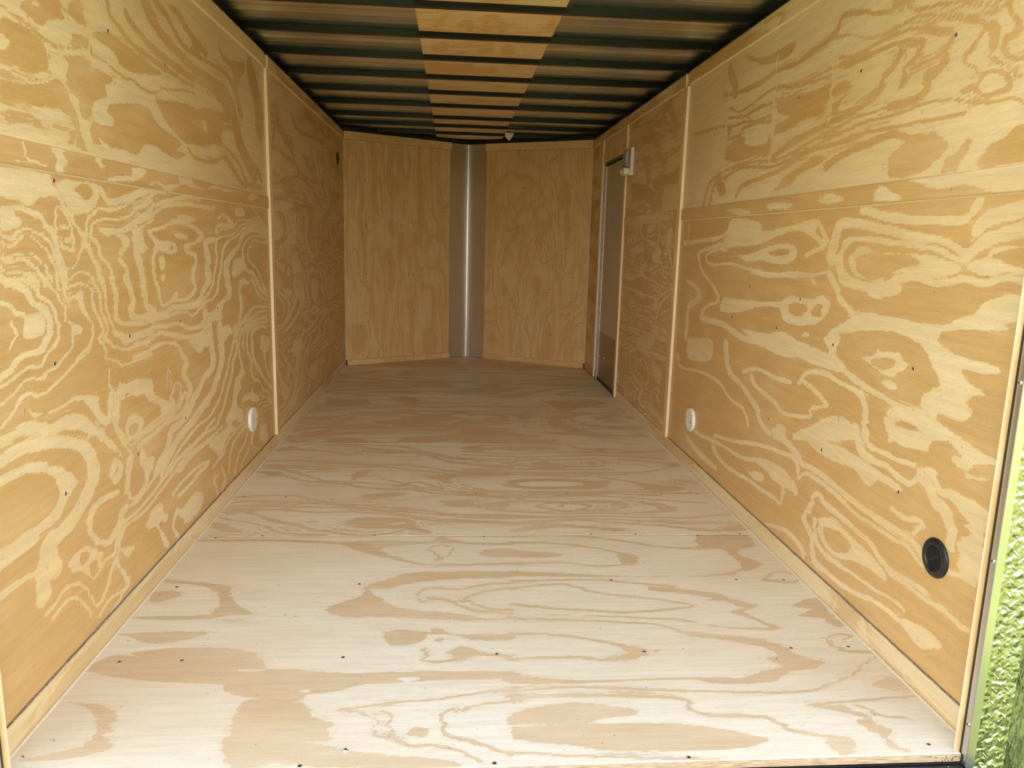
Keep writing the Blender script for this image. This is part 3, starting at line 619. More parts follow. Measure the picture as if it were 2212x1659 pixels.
'F3':'''d -533 3645 -405 3676 -348 3533 -220 3515 -256 3421 -391 3437 -495 3540
D -987 3217 19 -796 3266 19 -618 3317 19 -435 3368 20 -245 3354 20 -55 3384 20 247 3397 20
D -993 3018 15 -851 3042 15 -689 3146 15 -516 3214 16 -334 3242 17 -56 3232 17 238 3265 17
d -914 3059 -834 3101 -799 3044 -860 2992
D -997 2907 17 -866 2875 18 -830 2912 17 -751 2951 14 -684 3107 17 -511 3153 20 -368 3179 20 -239 3123 20 -57 3190 21 125 3136 20 228 3139 20
d -329 3119 -167 3166 -94 3049 -182 2969 -302 2910 -412 3019
d -94 2972 -15 2994 61 2903 -18 2864 -95 2862
d -580 2957 -412 3019 -321 2965 -232 2894 -315 2820 -401 2853 -488 2886
D -963 2734 16 -813 2806 17 -652 2846 18 -399 2818 17 -232 2876 18 -61 2845 18 213 2926 17
d -960 2605 -907 2654 -794 2689 -712 2675 -783 2625 -889 2560
D -910 2670 14 -802 2738 15 -644 2776 15 -479 2781 15 -229 2754 15 -61 2828 16 204 2800 16
d -723 2757 -648 2811 -522 2797 -601 2761
d -802 2546 -698 2579 -593 2551 -496 2522 -607 2475 -723 2488
d -418 2524 -345 2603 -185 2623 -63 2626 -88 2562 -143 2515 -299 2481
d -145 2672 21 2710 196 2697 182 2491 14 2503 -80 2562
D -928 2483 11 -848 2545 11 -781 2609 11 -636 2709 13 -392 2716 13 -227 2687 13
d 58 3054 169 3097 223 3060 189 2981 116 2941
d -922 3483 -743 3586 -631 3450 -762 3354 -900 3348
D 1 3131 16 133 3198 19 182 3098 4 107 3036 4 175 2981 5 120 2942 17 -2 2975 16 -55 3011 14
D 194 3138 8 216 3059 5 167 3000 5 199 2944 5 152 2887 11
d 290 3183 357 3206 327 2986 300 2985 271 3061
d 477 3108 607 3236 760 3242 588 3112 516 2992 559 2918 612 2811 661 2743 532 2740 460 2842 444 2989
D 585 3092 13 692 3177 15 814 3223 16 964 3293 16
D 582 3072 10 622 2976 11 687 2885 16 813 2852 17 938 2856 16
d 728 3117 826 3141 949 3228 832 3120 834 3041 900 3004 775 3019
d 477 3595 651 3531 860 3564 902 3518 725 3372 572 3256 534 3409
d -57 2828 193 2731 288 2666 405 2669 265 2601 -61 2501
d 297 2508 389 2541 399 2495
D 442 2703 14 691 2676 14 939 2649 14
D -50 3384 18 142 3370 18 333 3356 18 495 3407 17
d -36 2594 107 2695 227 2632 335 2494 96 2489 -61 2486
d 950 3145 1002 3126 978 3065 945 3084''',
'NL':'''D 1128 1757 8 1131 1537 9 1122 1337 9 1138 1088 9 1143 743 9
D 1073 1773 7 1044 1599 7 1059 1408 7 1074 1203 7
D 1018 1745 14 1007 1546 14 997 1343 14 1023 1251 14 1037 1182 14 1006 1114 14 983 918 14 984 801 14 979 683 14
D 911 1788 26 887 1611 26 901 1417 26 890 1257 26
D 927 1461 6 915 1279 6 878 1188 6 832 1201 5 819 1260 6 831 1421 6 843 1557 6 829 1728 6
D 974 1184 6 948 1203 6 904 1164 6 917 1094 6 956 1087 6 974 1138 6 974 1184 6
D 815 1797 8 804 1560 8 799 1330 8
d 770 1790 725 1783 725 1623 765 1563 772 1390 700 1370 673 1430 686 1534 673 1395 713 1358 766 1378
D 745 1747 26 758 1563 26 752 1426 26 700 1394 25 686 1511 26
D 719 1532 20 713 1474 20
D 699 1797 5 679 1627 5 660 1454 5 660 1314 5 619 1221 5 496 1166 4
D 672 1799 5 653 1629 5 633 1456 5 606 1364 5 633 1315 5 619 1245 5
D 646 1801 4 633 1630 4 606 1481 4 565 1436 4
D 593 1760 9 566 1635 9 592 1517 9
D 484 1781 18 477 1583 18 469 1442 18 482 1227 18 468 1046 18
D 448 1348 6 442 1444 5 421 1475 5 400 1410 6 399 1278 5 441 1276 5 455 1348 6
D 462 1442 7 448 1228 7 440 1108 7
D 374 1791 6 373 1591 6 357 1377 6 328 1233 6 284 1112 6 239 1039 6 208 865 7
D 304 1774 18 301 1476 19 286 1320 18 199 1336 16
D 411 962 7 397 1036 6 298 1062 7 282 927 7 281 802 7 236 739 7 219 485 7
D 767 1169 7 740 1181 7 700 1136 8 727 1076 7 767 1145 8
D 579 1104 5 524 1117 5 468 1095 6 482 1009 5 537 1032 5 565 1092 5
D 899 942 5 873 955 6 847 860 6 808 741 6 810 500 6 812 194 6 839 134 6 799 69 6
D 918 954 8 907 801 8 921 623 8 904 382 8 878 198 8 852 147 8
D 866 61 6 873 99 6 825 133 6 799 94 6 826 58 6
d 1099 329 983 324 998 143 1076 75 1114 150
D 768 921 27 742 741 27 756 620 27
D 565 984 9 523 924 10 481 789 9 424 802 9 295 790 9
D 537 740 6 564 618 6 578 432 6 564 307 6 563 67 6
D 509 728 5 529 555 5 536 368 5 535 65 5
D 438 641 19 352 615 21 336 425 22 362 54 22
d 436 263 334 284 303 50 435 58
D 279 613 7 262 358 7 244 46 7
D 214 739 6 204 485 6 199 43 6
D 1018 648 5 966 647 6 941 563 6 930 383 6
D 1055 766 6 1030 719 6 1005 660 6
D 743 523 5 715 534 5 675 546 5 688 386 5 647 248 5 634 71 6
D 757 253 7 730 277 7 744 128 7
d 674 1101 619 1079 647 922 661 741 687 922
D 1090 940 5 1052 940 6 1029 801 6''',
'NR':'''D 211 1780 8 223 1575 9 221 1331 9 220 1084 9 218 834 9 217 580 9
D 253 1779 6 257 1611 6 281 1514 6 278 1332 6 270 1085 6 269 836 6 267 608 7 313 521 6 257 428 6 199 411 6
D 236 1599 5 246 1209 5 247 835 5
D 301 1538 9 410 1632 8 508 1583 8 603 1570 8 687 1487 9 745 1357 9 803 1215 9 850 1037 9 857 857 9 888 737 9
D 316 1514 13 411 1620 12 509 1559 12 589 1582 12 645 1522 12
D 379 1259 6 418 1368 5 504 1260 5 529 1332 5 569 1380 5 653 1285 5 686 1118 5
D 487 1808 17 503 1737 16 612 1699 15 708 1627 16
D 598 1711 5 693 1686 5 763 1580 5 830 1532 5 864 1334 5 874 1097 5
D 729 1766 8 758 1708 7 823 1718 7 847 1751 8
d 822 1729 862 1705 851 1671
D 885 1785 19 879 1624 19 908 1532 19 875 1392 20
d 877 1334 934 1543 978 1404 969 1311 918 1310
D 882 1392 5 876 1216 5 903 1027 5 924 836 5 952 789 5 1004 803 5 1041 864 5 1017 1100 5 995 1311 5
d 925 1287 970 1299 991 1100 957 980 935 1039
D 949 1783 4 983 1588 4 1030 1392 4 1056 1101 4 1051 924 5 1017 803 5
D 1025 1781 4 1040 1587 4 1083 1357 4 1094 1102 4 1092 866 5 1075 674 5 1054 564 4 1002 549 4
D 1088 1790 4 1085 1587 4 1109 1334 4 1110 1043 4 1130 748 4 1106 567 5
D 531 845 6 526 993 6 566 1030 6 596 970 6 572 847 6 535 721 6 495 645 6 526 534 6 479 238 6 456 43 6
D 382 1149 15 424 1137 15 507 1151 17 387 964 17 362 839 17
D 572 847 5 621 1044 5 647 1069 5 691 973 5 735 877 5 804 855 5 791 830 5
D 699 1130 5 715 1070 5 785 1000 5 801 916 5
d 672 752 727 730 718 607 647 665
d 353 638 410 653 411 590 369 563
D 285 456 8 415 464 8 447 351 9 451 210 9 456 43 9
D 299 482 7 318 303 7 379 205 6
D 555 52 6 561 321 6 587 386 6 634 225 6 664 177 6
D 654 61 6 662 227 6 693 543 6 732 607 6 799 623 6
D 710 66 6 729 296 6 765 448 6 830 514 6 848 736 6
D 751 70 5 782 362 5 845 490 5
d 747 171 822 365 874 81 765 71
D 900 786 5 922 556 5 938 496 5 977 511 5 1077 626 5
D 927 434 5 1006 451 5 1132 568 5
D 968 89 5 988 253 5 1035 392 5 1123 483 5
D 928 98 5 961 276 5 1009 403 5
D 996 67 5 1016 231 5 1063 357 4 1140 387 4
D 1037 58 6 1046 159 6 1124 178 6 1149 204 6
D 200 334 6 259 325 6 302 354 6
d 204 152 262 208 336 188 322 148''',
'RT':'''d -211 1951 -185 1840 -152 1779 -166 1860 -180 1946 -210 2039
L -56 1784 1 -53 1899 1 -57 2025 1
L -37 1759 2 -36 1896 2 -21 1955 2 -8 2016 2
L -18 1756 2 -13 1892 2 2 1926 8 20 1875 4 38 1836 3 39 1757 2
d -11 1766 33 1758 37 1825 16 1863 1 1902 -11 1856
L 26 2010 2 27 1946 2 49 1858 3 70 1831 6 110 1835 5 140 1795 5 155 1816 3
d 52 1905 77 1876 85 1948 79 2013 55 2030
d -80 1857 -57 1876 -57 2012 -81 2016
d -123 1911 -100 1872 -77 1856 -89 1942 -106 1970
d -16 1905 23 1934 20 2011 -15 2004
D 135 1927 6 165 1922 3 174 1983 2 152 2013 4
D 208 1818 2 223 1924 2 221 2027 2
d 232 1802 263 1786 268 1903 246 1920
d -222 2262 -170 2209 -148 2293 -171 2375 -218 2416 -232 2340
D -141 2292 6 -111 2242 9 -59 2247 10 -22 2240 10
d -21 2270 41 2228 50 2333 -1 2407 -18 2362
d 80 2312 103 2202 131 2241 152 2361 96 2388
D 172 2189 2 185 2292 2 216 2381 3
d -256 2610 -182 2613 -34 2638 -16 2808 -177 2861 -255 2857
d -8 2670 58 2639 90 2766 -3 2805''',
}

# ------------------------------------------------------------------ helpers
XW = 0.996          # half width between the plywood faces
HW = 1.857          # top of the wall panels
YC, YN = 4.904, 5.505   # where the nose starts, where it folds
ZC = 1.900          # underside of the roof sheet

def link(o, parent=None):
    COL.objects.link(o)
    if parent is not None: o.parent = parent
    return o
def tag(o, label=None, cat=None, group=None, kind=None):
    if label: o['label'] = label
    if cat: o['category'] = cat
    if group: o['group'] = group
    if kind: o['kind'] = kind
    return o
def empty(name, loc=(0, 0, 0)):
    o = bpy.data.objects.new(name, None); o.location = loc; o.empty_display_size = 0.05
    return link(o)
def finish(bm, name, mats, parent=None, smooth=False, bevel=0.0, loc=None):
    me = bpy.data.meshes.new(name); bm.normal_update(); bm.to_mesh(me); bm.free()
    for m in (mats if isinstance(mats, (list, tuple)) else [mats]): me.materials.append(m)
    if smooth:
        for p in me.polygons: p.use_smooth = True
    o = bpy.data.objects.new(name, me); link(o, parent)
    if loc is not None: o.location = loc
    if bevel > 0:
        md = o.modifiers.new('bevel', 'BEVEL'); md.width = bevel; md.segments = 2; md.limit_method = 'ANGLE'
    return o
def add_box(bm, x0, x1, y0, y1, z0, z1, mi=0):
    vs = [bm.verts.new((x, y, z)) for x in (x0, x1) for y in (y0, y1) for z in (z0, z1)]
    for f in ((0, 1, 3, 2), (4, 6, 7, 5), (0, 4, 5, 1), (2, 3, 7, 6), (0, 2, 6, 4), (1, 5, 7, 3)):
        fc = bm.faces.new([vs[i] for i in f]); fc.material_index = mi
    return vs
def add_prism(bm, pts, ext, mi=0):
    """polygon pts (3D) pushed along the vector ext"""
    a = [bm.verts.new(p) for p in pts]; b = [bm.verts.new(Vector(p) + Vector(ext)) for p in pts]
    n = len(pts)
    fs = [bm.faces.new(a[::-1]), bm.faces.new(b)] + [bm.faces.new((a[i], a[(i + 1) % n], b[(i + 1) % n], b[i])) for i in range(n)]
    for f in fs: f.material_index = mi
def box(name, x0, x1, y0, y1, z0, z1, mat, parent=None, bevel=0.0):
    bm = bmesh.new(); add_box(bm, x0, x1, y0, y1, z0, z1)
    bmesh.ops.recalc_face_normals(bm, faces=bm.faces)
    return finish(bm, name, mat, parent, bevel=bevel)
def lathe(profile, seg=32, closed_ends=True):
    """profile: (r, z) pairs from the bottom up; axis +Z"""
    bm = bmesh.new(); rings = []
    for r, z in profile:
        if r < 1e-6: rings.append([bm.verts.new((0, 0, z))])
        else: rings.append([bm.verts.new((r * math.cos(2 * math.pi * k / seg), r * math.sin(2 * math.pi * k / seg), z)) for k in range(seg)])
    for a, b in zip(rings, rings[1:]):
        for k in range(seg):
            k2 = (k + 1) % seg
            if len(a) == 1 and len(b) == 1: continue
            if len(a) == 1: bm.faces.new((a[0], b[k], b[k2])[::1])
            elif len(b) == 1: bm.faces.new((a[k], a[k2], b[0]))
            else: bm.faces.new((a[k], a[k2], b[k2], b[k]))
    bmesh.ops.recalc_face_normals(bm, faces=bm.faces)
    return bm

# ------------------------------------------------------------------ materials
def mat_base(name, rough=0.5, metal=0.0, col=(0.5, 0.5, 0.5)):
    m = bpy.data.materials.new(name); m.use_nodes = True
    nt = m.node_tree; p = nt.nodes['Principled BSDF']
    p.inputs['Roughness'].default_value = rough; p.inputs['Metallic'].default_value = metal
    p.inputs['Base Color'].default_value = (*col, 1)
    return m, nt, p
def nd(nt, t, **kw):
    n = nt.nodes.new(t)
    for k, v in kw.items():
        if k in ('operation', 'data_type', 'blend_type', 'interpolation_type', 'attribute_name', 'noise_dimensions', 'wave_type', 'feature', 'clamp', 'clamp_result'): setattr(n, k, v)
    return n
def coords(nt, scale):
    tc = nd(nt, 'ShaderNodeTexCoord'); mp = nd(nt, 'ShaderNodeMapping'); mp.inputs['Scale'].default_value = scale
    nt.links.new(tc.outputs['Object'], mp.inputs['Vector']); return mp.outputs['Vector']
def noise(nt, vec, scale=1.0, detail=3.0, rough=0.5):
    n = nd(nt, 'ShaderNodeTexNoise'); n.inputs['Scale'].default_value = scale
    n.inputs['Detail'].default_value = detail; n.inputs['Roughness'].default_value = rough
    nt.links.new(vec, n.inputs['Vector']); return n.outputs['Fac']
def math_(nt, op, a, b=None, c=None):
    n = nd(nt, 'ShaderNodeMath', operation=op)
    for i, v in enumerate((a, b, c)):
        if v is None: continue
        if isinstance(v, (int, float)): n.inputs[i].default_value = v
        else: nt.links.new(v, n.inputs[i])
    return n.outputs[0]
def ramp01(nt, v, lo, hi, o0=0.0, o1=1.0, smooth=True):
    n = nd(nt, 'ShaderNodeMapRange'); n.interpolation_type = 'SMOOTHSTEP' if smooth else 'LINEAR'
    nt.links.new(v, n.inputs[0]); n.inputs[1].default_value = lo; n.inputs[2].default_value = hi
    n.inputs[3].default_value = o0; n.inputs[4].default_value = o1; return n.outputs[0]
def mix(nt, f, a, b, blend='MIX'):
    n = nd(nt, 'ShaderNodeMix', data_type='RGBA', blend_type=blend)
    for sock, v in ((n.inputs[0], f), (n.inputs[6], a), (n.inputs[7], b)):
        if isinstance(v, (int, float)): sock.default_value = v
        elif isinstance(v, tuple): sock.default_value = (*v, 1) if len(v) == 3 else v
        else: nt.links.new(v, sock)
    return n.outputs[2]
def scaled(v, grain, along, across, third=None):
    """mapping scale: 'along' on the grain axis, 'across' on the other two"""
    s = [across] * 3; s['xyz'.index(grain)] = along; return tuple(s)

def plywood(name, grain, light, dark, rough=0.5, contrast=0.30, attr=True, tone=0.42, bands=14.0, dirt=0.0):
    m, nt, p = mat_base(name, rough)
    p.inputs['Specular IOR Level'].default_value = 0.45
    streak = noise(nt, coords(nt, scaled(0, grain, 14, 260)), 1.0, 3.0, 0.6)
    streak2 = noise(nt, coords(nt, scaled(0, grain, 5, 60)), 1.0, 3.0, 0.6)
    blot = noise(nt, coords(nt, scaled(0, grain, 2.2, 6)), 1.0, 4.0, 0.55)
    pore = noise(nt, coords(nt, scaled(0, grain, 60, 700)), 1.0, 2.0, 0.6)
    if attr:
        a = nd(nt, 'ShaderNodeAttribute', attribute_name='grain'); T = a.outputs['Fac']
    else:
        big = noise(nt, coords(nt, scaled(0, grain, 0.9, 4.0)), 1.0, 3.0, 0.55)
        w = math_(nt, 'SINE', math_(nt, 'MULTIPLY', big, bands * 6.283))
        T = math_(nt, 'MULTIPLY_ADD', w, 0.42, 0.5)
    edge = math_(nt, 'ADD', T, math_(nt, 'MULTIPLY', math_(nt, 'SUBTRACT', math_(nt, 'ADD', math_(nt, 'MULTIPLY', streak, 0.4), math_(nt, 'MULTIPLY', streak2, 0.6)), 0.5), contrast * 2))
    fac = ramp01(nt, edge, 0.44, 0.56)
    f2 = math_(nt, 'ADD', math_(nt, 'MULTIPLY', fac, 1 - tone), math_(nt, 'MULTIPLY', T, tone))
    # the dark bands fade unevenly, as rotary-cut latewood does
    fade = ramp01(nt, blot, 0.35, 0.75, 0.0, 0.38)
    f3 = math_(nt, 'MAXIMUM', f2, fade)
    col = mix(nt, f3, dark, light)
    col = mix(nt, ramp01(nt, pore, 0.60, 0.75, 0.0, 0.5), col, tuple(c * 0.62 for c in dark))
    col = mix(nt, ramp01(nt, pore, 0.22, 0.36, 0.22, 0.0), col, tuple(min(1, c * 1.12) for c in light))
    hue = noise(nt, coords(nt, scaled(0, grain, 1.1, 2.4)), 1.0, 2.0, 0.5)
    col = mix(nt, ramp01(nt, hue, 0.3, 0.7, 0.0, 0.30), col, (dark[0] * 0.99, dark[1] * 0.91, dark[2] * 0.74))
    tint = ramp01(nt, math_(nt, 'ADD', math_(nt, 'MULTIPLY', streak2, 0.55), math_(nt, 'MULTIPLY', streak, 0.45)), 0.3, 0.7, 0.86, 1.10, False)
    hsv = nd(nt, 'ShaderNodeHueSaturation'); nt.links.new(col, hsv.inputs['Color']); nt.links.new(tint, hsv.inputs['Value'])
    out = hsv.outputs['Color']
    if dirt > 0:
        spots = noise(nt, coords(nt, (70, 70, 70)), 1.0, 1.0, 0.4)
        out = mix(nt, ramp01(nt, spots, 0.76, 0.80, 0.0, dirt), out, (0.09, 0.05, 0.03))
    nt.links.new(out, p.inputs['Base Color'])
    nt.links.new(ramp01(nt, streak, 0.3, 0.7, rough - 0.08, rough + 0.10), p.inputs['Roughness'])
    bp = nd(nt, 'ShaderNodeBump'); bp.inputs['Strength'].default_value = 0.35; bp.inputs['Distance'].default_value = 0.0006
    nt.links.new(math_(nt, 'ADD', streak, math_(nt, 'MULTIPLY', T, 0.5)), bp.inputs['Height'])
    nt.links.new(bp.outputs[0], p.inputs['Normal'])
    return m

WL, WD = (0.775, 0.630, 0.375), (0.580, 0.355, 0.132)
M = {}
M['wall'] = plywood('wall plywood', 'y', WL, WD, 0.42, dirt=0.35)
M['base'] = plywood('baseboard plywood', 'y', (0.77, 0.65, 0.41), (0.64, 0.46, 0.22), 0.45)
M['wall_strip'] = plywood('wall plywood strip', 'y', WL, WD, 0.45, attr=False, bands=5)
M['wall_upright'] = plywood('upright plywood strip', 'z', (0.80, 0.60, 0.33), (0.70, 0.46, 0.21), 0.5, attr=False, bands=4)
M['nose'] = plywood('nose plywood', 'z', (0.80, 0.60, 0.30), (0.68, 0.43, 0.17), 0.5, contrast=0.28, tone=0.5)
M['nose_strip'] = plywood('nose strip plywood', 'x', (0.82, 0.62, 0.34), (0.72, 0.48, 0.22), 0.5, attr=False, bands=3)
M['floor'] = plywood('floor plywood', 'x', (0.850, 0.790, 0.645), (0.660, 0.500, 0.310), 0.46, contrast=0.26, dirt=0.5)
M['roof_ply'] = plywood('roof plywood', 'x', (0.93, 0.78, 0.48), (0.76, 0.50, 0.22), 0.5)
def simple(name, col, rough, metal=0.0, nz=None, bump=0.0, bscale=200):
    m, nt, p = mat_base(name, rough, metal, col)
    v = noise(nt, coords(nt, (bscale,) * 3), 1.0, 3.0, 0.6)
    if nz:
        c = mix(nt, ramp01(nt, v, 0.3, 0.7), tuple(x * (1 - nz) for x in col), tuple(min(1, x * (1 + nz)) for x in col))
        nt.links.new(c, p.inputs['Base Color'])
    if bump:
        b = nd(nt, 'ShaderNodeBump'); b.inputs['Strength'].default_value = bump; b.inputs['Distance'].default_value = 0.0005
        nt.links.new(v, b.inputs['Height']); nt.links.new(b.outputs[0], p.inputs['Normal'])
    return m
M['ply_edge'] = simple('plywood cut edge', (0.84, 0.70, 0.48), 0.8, 0, 0.16, 0.5, 420)
M['ply_back'] = simple('gap shadow board', (0.14, 0.10, 0.065), 0.9, 0, 0.2)
M['black_steel'] = simple('black painted steel', (0.010, 0.010, 0.011), 0.26)
M['black_steel'].node_tree.nodes['Principled BSDF'].inputs['Specular IOR Level'].default_value = 0.24
M['black_sill'] = simple('black sill steel', (0.018, 0.020, 0.024), 0.42, 0.0, 0.5, 0.6, 90)
M['rail'] = simple('black roof rail', (0.010, 0.010, 0.010), 0.45, 0, 0.3)
M['sealant'] = simple('grey sealant', (0.30, 0.31, 0.30), 0.5, 0, 0.4)
M['skin'] = simple('outer skin', (0.03, 0.03, 0.035), 0.4, 0.0, 0.1)
M['white_plastic'] = simple('white plastic', (0.78, 0.76, 0.72), 0.35, 0, 0.03)
M['cream_plastic'] = simple('cream plastic', (0.80, 0.74, 0.62), 0.35, 0, 0.03)
M['black_plastic'] = simple('black plastic', (0.012, 0.012, 0.014), 0.38, 0, 0.3)
M['hole'] = simple('dark hole', (0.010, 0.008, 0.006), 0.9, 0, 0.2)
M['zinc'] = simple('zinc screw', (0.42, 0.43, 0.42), 0.35, 0.9, 0.3, 0.3, 500)
M['bright_zinc'] = simple('bright screw', (0.75, 0.78, 0.80), 0.18, 1.0, 0.1)
M['caulk'] = simple('cream caulk', (0.72, 0.62, 0.46), 0.6, 0, 0.1)
M['putty'] = simple('grey putty', (0.24, 0.19, 0.15), 0.8, 0, 0.45, 0.5, 160)
M['dark_wood'] = simple('dark splinter', (0.16, 0.07, 0.03), 0.7, 0, 0.2)

def streaked(name, col, rough, metal, axis_scale, bump, amp=0.12, bdist=0.003, detail=4.0):
    m, nt, p = mat_base(name, rough, metal, col)
    v = noise(nt, coords(nt, axis_scale), 1.0, detail, 0.6)
    c = mix(nt, ramp01(nt, v, 0.3, 0.7), tuple(x * (1 - amp) for x in col), tuple(min(1, x * (1 + amp)) for x in col))
    nt.links.new(c, p.inputs['Base Color'])
    b = nd(nt, 'ShaderNodeBump'); b.inputs['Strength'].default_value = bump; b.inputs['Distance'].default_value = bdist
    nt.links.new(v, b.inputs['Height']); nt.links.new(b.outputs[0], p.inputs['Normal'])
    return m
M['roof_metal'] = streaked('bare roof sheet', (0.80, 0.83, 0.84), 0.28, 1.0, (0.12, 15, 1), 1.0, 0.20, 0.007, detail=1.8)
M['nose_metal'] = streaked('brushed aluminium', (0.88, 0.92, 0.96), 0.30, 1.0, (260, 260, 0.8), 0.10, 0.05, 0.0006)
M['jamb'] = streaked('mill aluminium', (0.64, 0.64, 0.66), 0.40, 1.0, (60, 60, 2.0), 0.1, 0.08, 0.0006)
M['flange'] = streaked('bright aluminium', (0.78, 0.80, 0.78), 0.22, 1.0, (90, 90, 1.0), 0.1, 0.03, 0.0005)
M['frame'] = streaked('dull aluminium', (0.42, 0.40, 0.37), 0.55, 0.6, (60, 60, 2.0), 0.1, 0.08, 0.0006)
M['floor_edge'] = streaked('floor cut edge', (0.42, 0.30, 0.18), 0.85, 0.0, (30, 30, 420), 0.3, 0.35, 0.0006)
M['door_skin'] = streaked('tan door skin', (0.50, 0.43, 0.34), 0.42, 0.35, (160, 160, 1.5), 0.1, 0.05, 0.0005)
M['kick'] = streaked('kick plate', (0.20, 0.16, 0.115), 0.25, 0.4, (120, 120, 1.5), 0.08, 0.08, 0.0005)

def tread():
    m, nt, p = mat_base('diamond tread aluminium', 0.07, 1.0, (0.62, 0.64, 0.54))
    v = noise(nt, coords(nt, (62, 62, 62)), 1.0, 1.0, 0.5)
    b = nd(nt, 'ShaderNodeBump'); b.inputs['Strength'].default_value = 1.0; b.inputs['Distance'].default_value = 0.008
    nt.links.new(v, b.inputs['Height']); nt.links.new(b.outputs[0], p.inputs['Normal'])
    return m
M['tread'] = tread()
def grass_mat(name, a, b_, rough=0.6):
    m, nt, p = mat_base(name, rough)
    v = noise(nt, coords(nt, (9, 9, 9)), 1.0, 4.0, 0.6); v2 = noise(nt, coords(nt, (1.1, 1.1, 1)), 1.0, 3.0, 0.6)
    c = mix(nt, ramp01(nt, math_(nt, 'MULTIPLY_ADD', v2, 0.5, math_(nt, 'MULTIPLY', v, 0.5)), 0.38, 0.62), a, b_)
    nt.links.new(c, p.inputs['Base Color']); return m
M['ground'] = grass_mat('grass ground', (0.13, 0.16, 0.035), (0.46, 0.47, 0.10), 0.9)
M['blade'] = grass_mat('grass blade', (0.08, 0.13, 0.02), (0.32, 0.38, 0.10), 0.55)
M['tree'] = grass_mat('tree foliage', (0.05, 0.10, 0.02), (0.16, 0.26, 0.05), 0.8)
def glass_mat():
    m, nt, p = mat_base('clear lens', 0.35, 0.0, (0.70, 0.70, 0.66))
    p.inputs['Transmission Weight'].default_value = 0.75; p.inputs['IOR'].default_value = 1.4
    return m
M['lens'] = glass_mat()

# ------------------------------------------------------------------ plywood faces with a grain map
_rng = np.random.RandomState(7)
_tab = _rng.rand(256, 256)
def vnoise(u, v, su, sv, seed=0):
    x = u * su + seed * 17.31 + 1000; y = v * sv + seed * 9.77 + 1000
    xi = np.floor(x).astype(int); yi = np.floor(y).astype(int)
    fx = x - xi; fy = y - yi
    fx = fx * fx * fx * (fx * (fx * 6 - 15) + 10); fy = fy * fy * fy * (fy * (fy * 6 - 15) + 10)
    g = lambda a, b: _tab[a % 256, b % 256]
    return (g(xi, yi) * (1 - fx) + g(xi + 1, yi) * fx) * (1 - fy) + (g(xi, yi + 1) * (1 - fx) + g(xi + 1, yi + 1) * fx) * fy
def fbm(u, v, su, sv, seed=0, octs=3):
    t = 0; a = 1; s = 0
    for k in range(octs):
        t = t + a * vnoise(u, v, su * 2 ** k, sv * 2 ** k, seed + k); s += a; a *= 0.5
    return t / s
def smooth_line(P, n=4):
    """Catmull-Rom through the rows of P"""
    P = np.asarray(P, float)
    if len(P) < 3: return P
    Q = np.vstack([2 * P[0] - P[1], P, 2 * P[-1] - P[-2]]); out = []
    for i in range(1, len(Q) - 2):
        for k in range(n):
            t = k / n
            out.append(0.5 * ((2 * Q[i]) + (-Q[i - 1] + Q[i + 1]) * t + (2 * Q[i - 1] - 5 * Q[i] + 4 * Q[i + 1] - Q[i + 2]) * t * t
                              + (-Q[i - 1] + 3 * Q[i] - 3 * Q[i + 1] + Q[i + 2]) * t ** 3))
    out.append(P[-1]); return np.array(out)
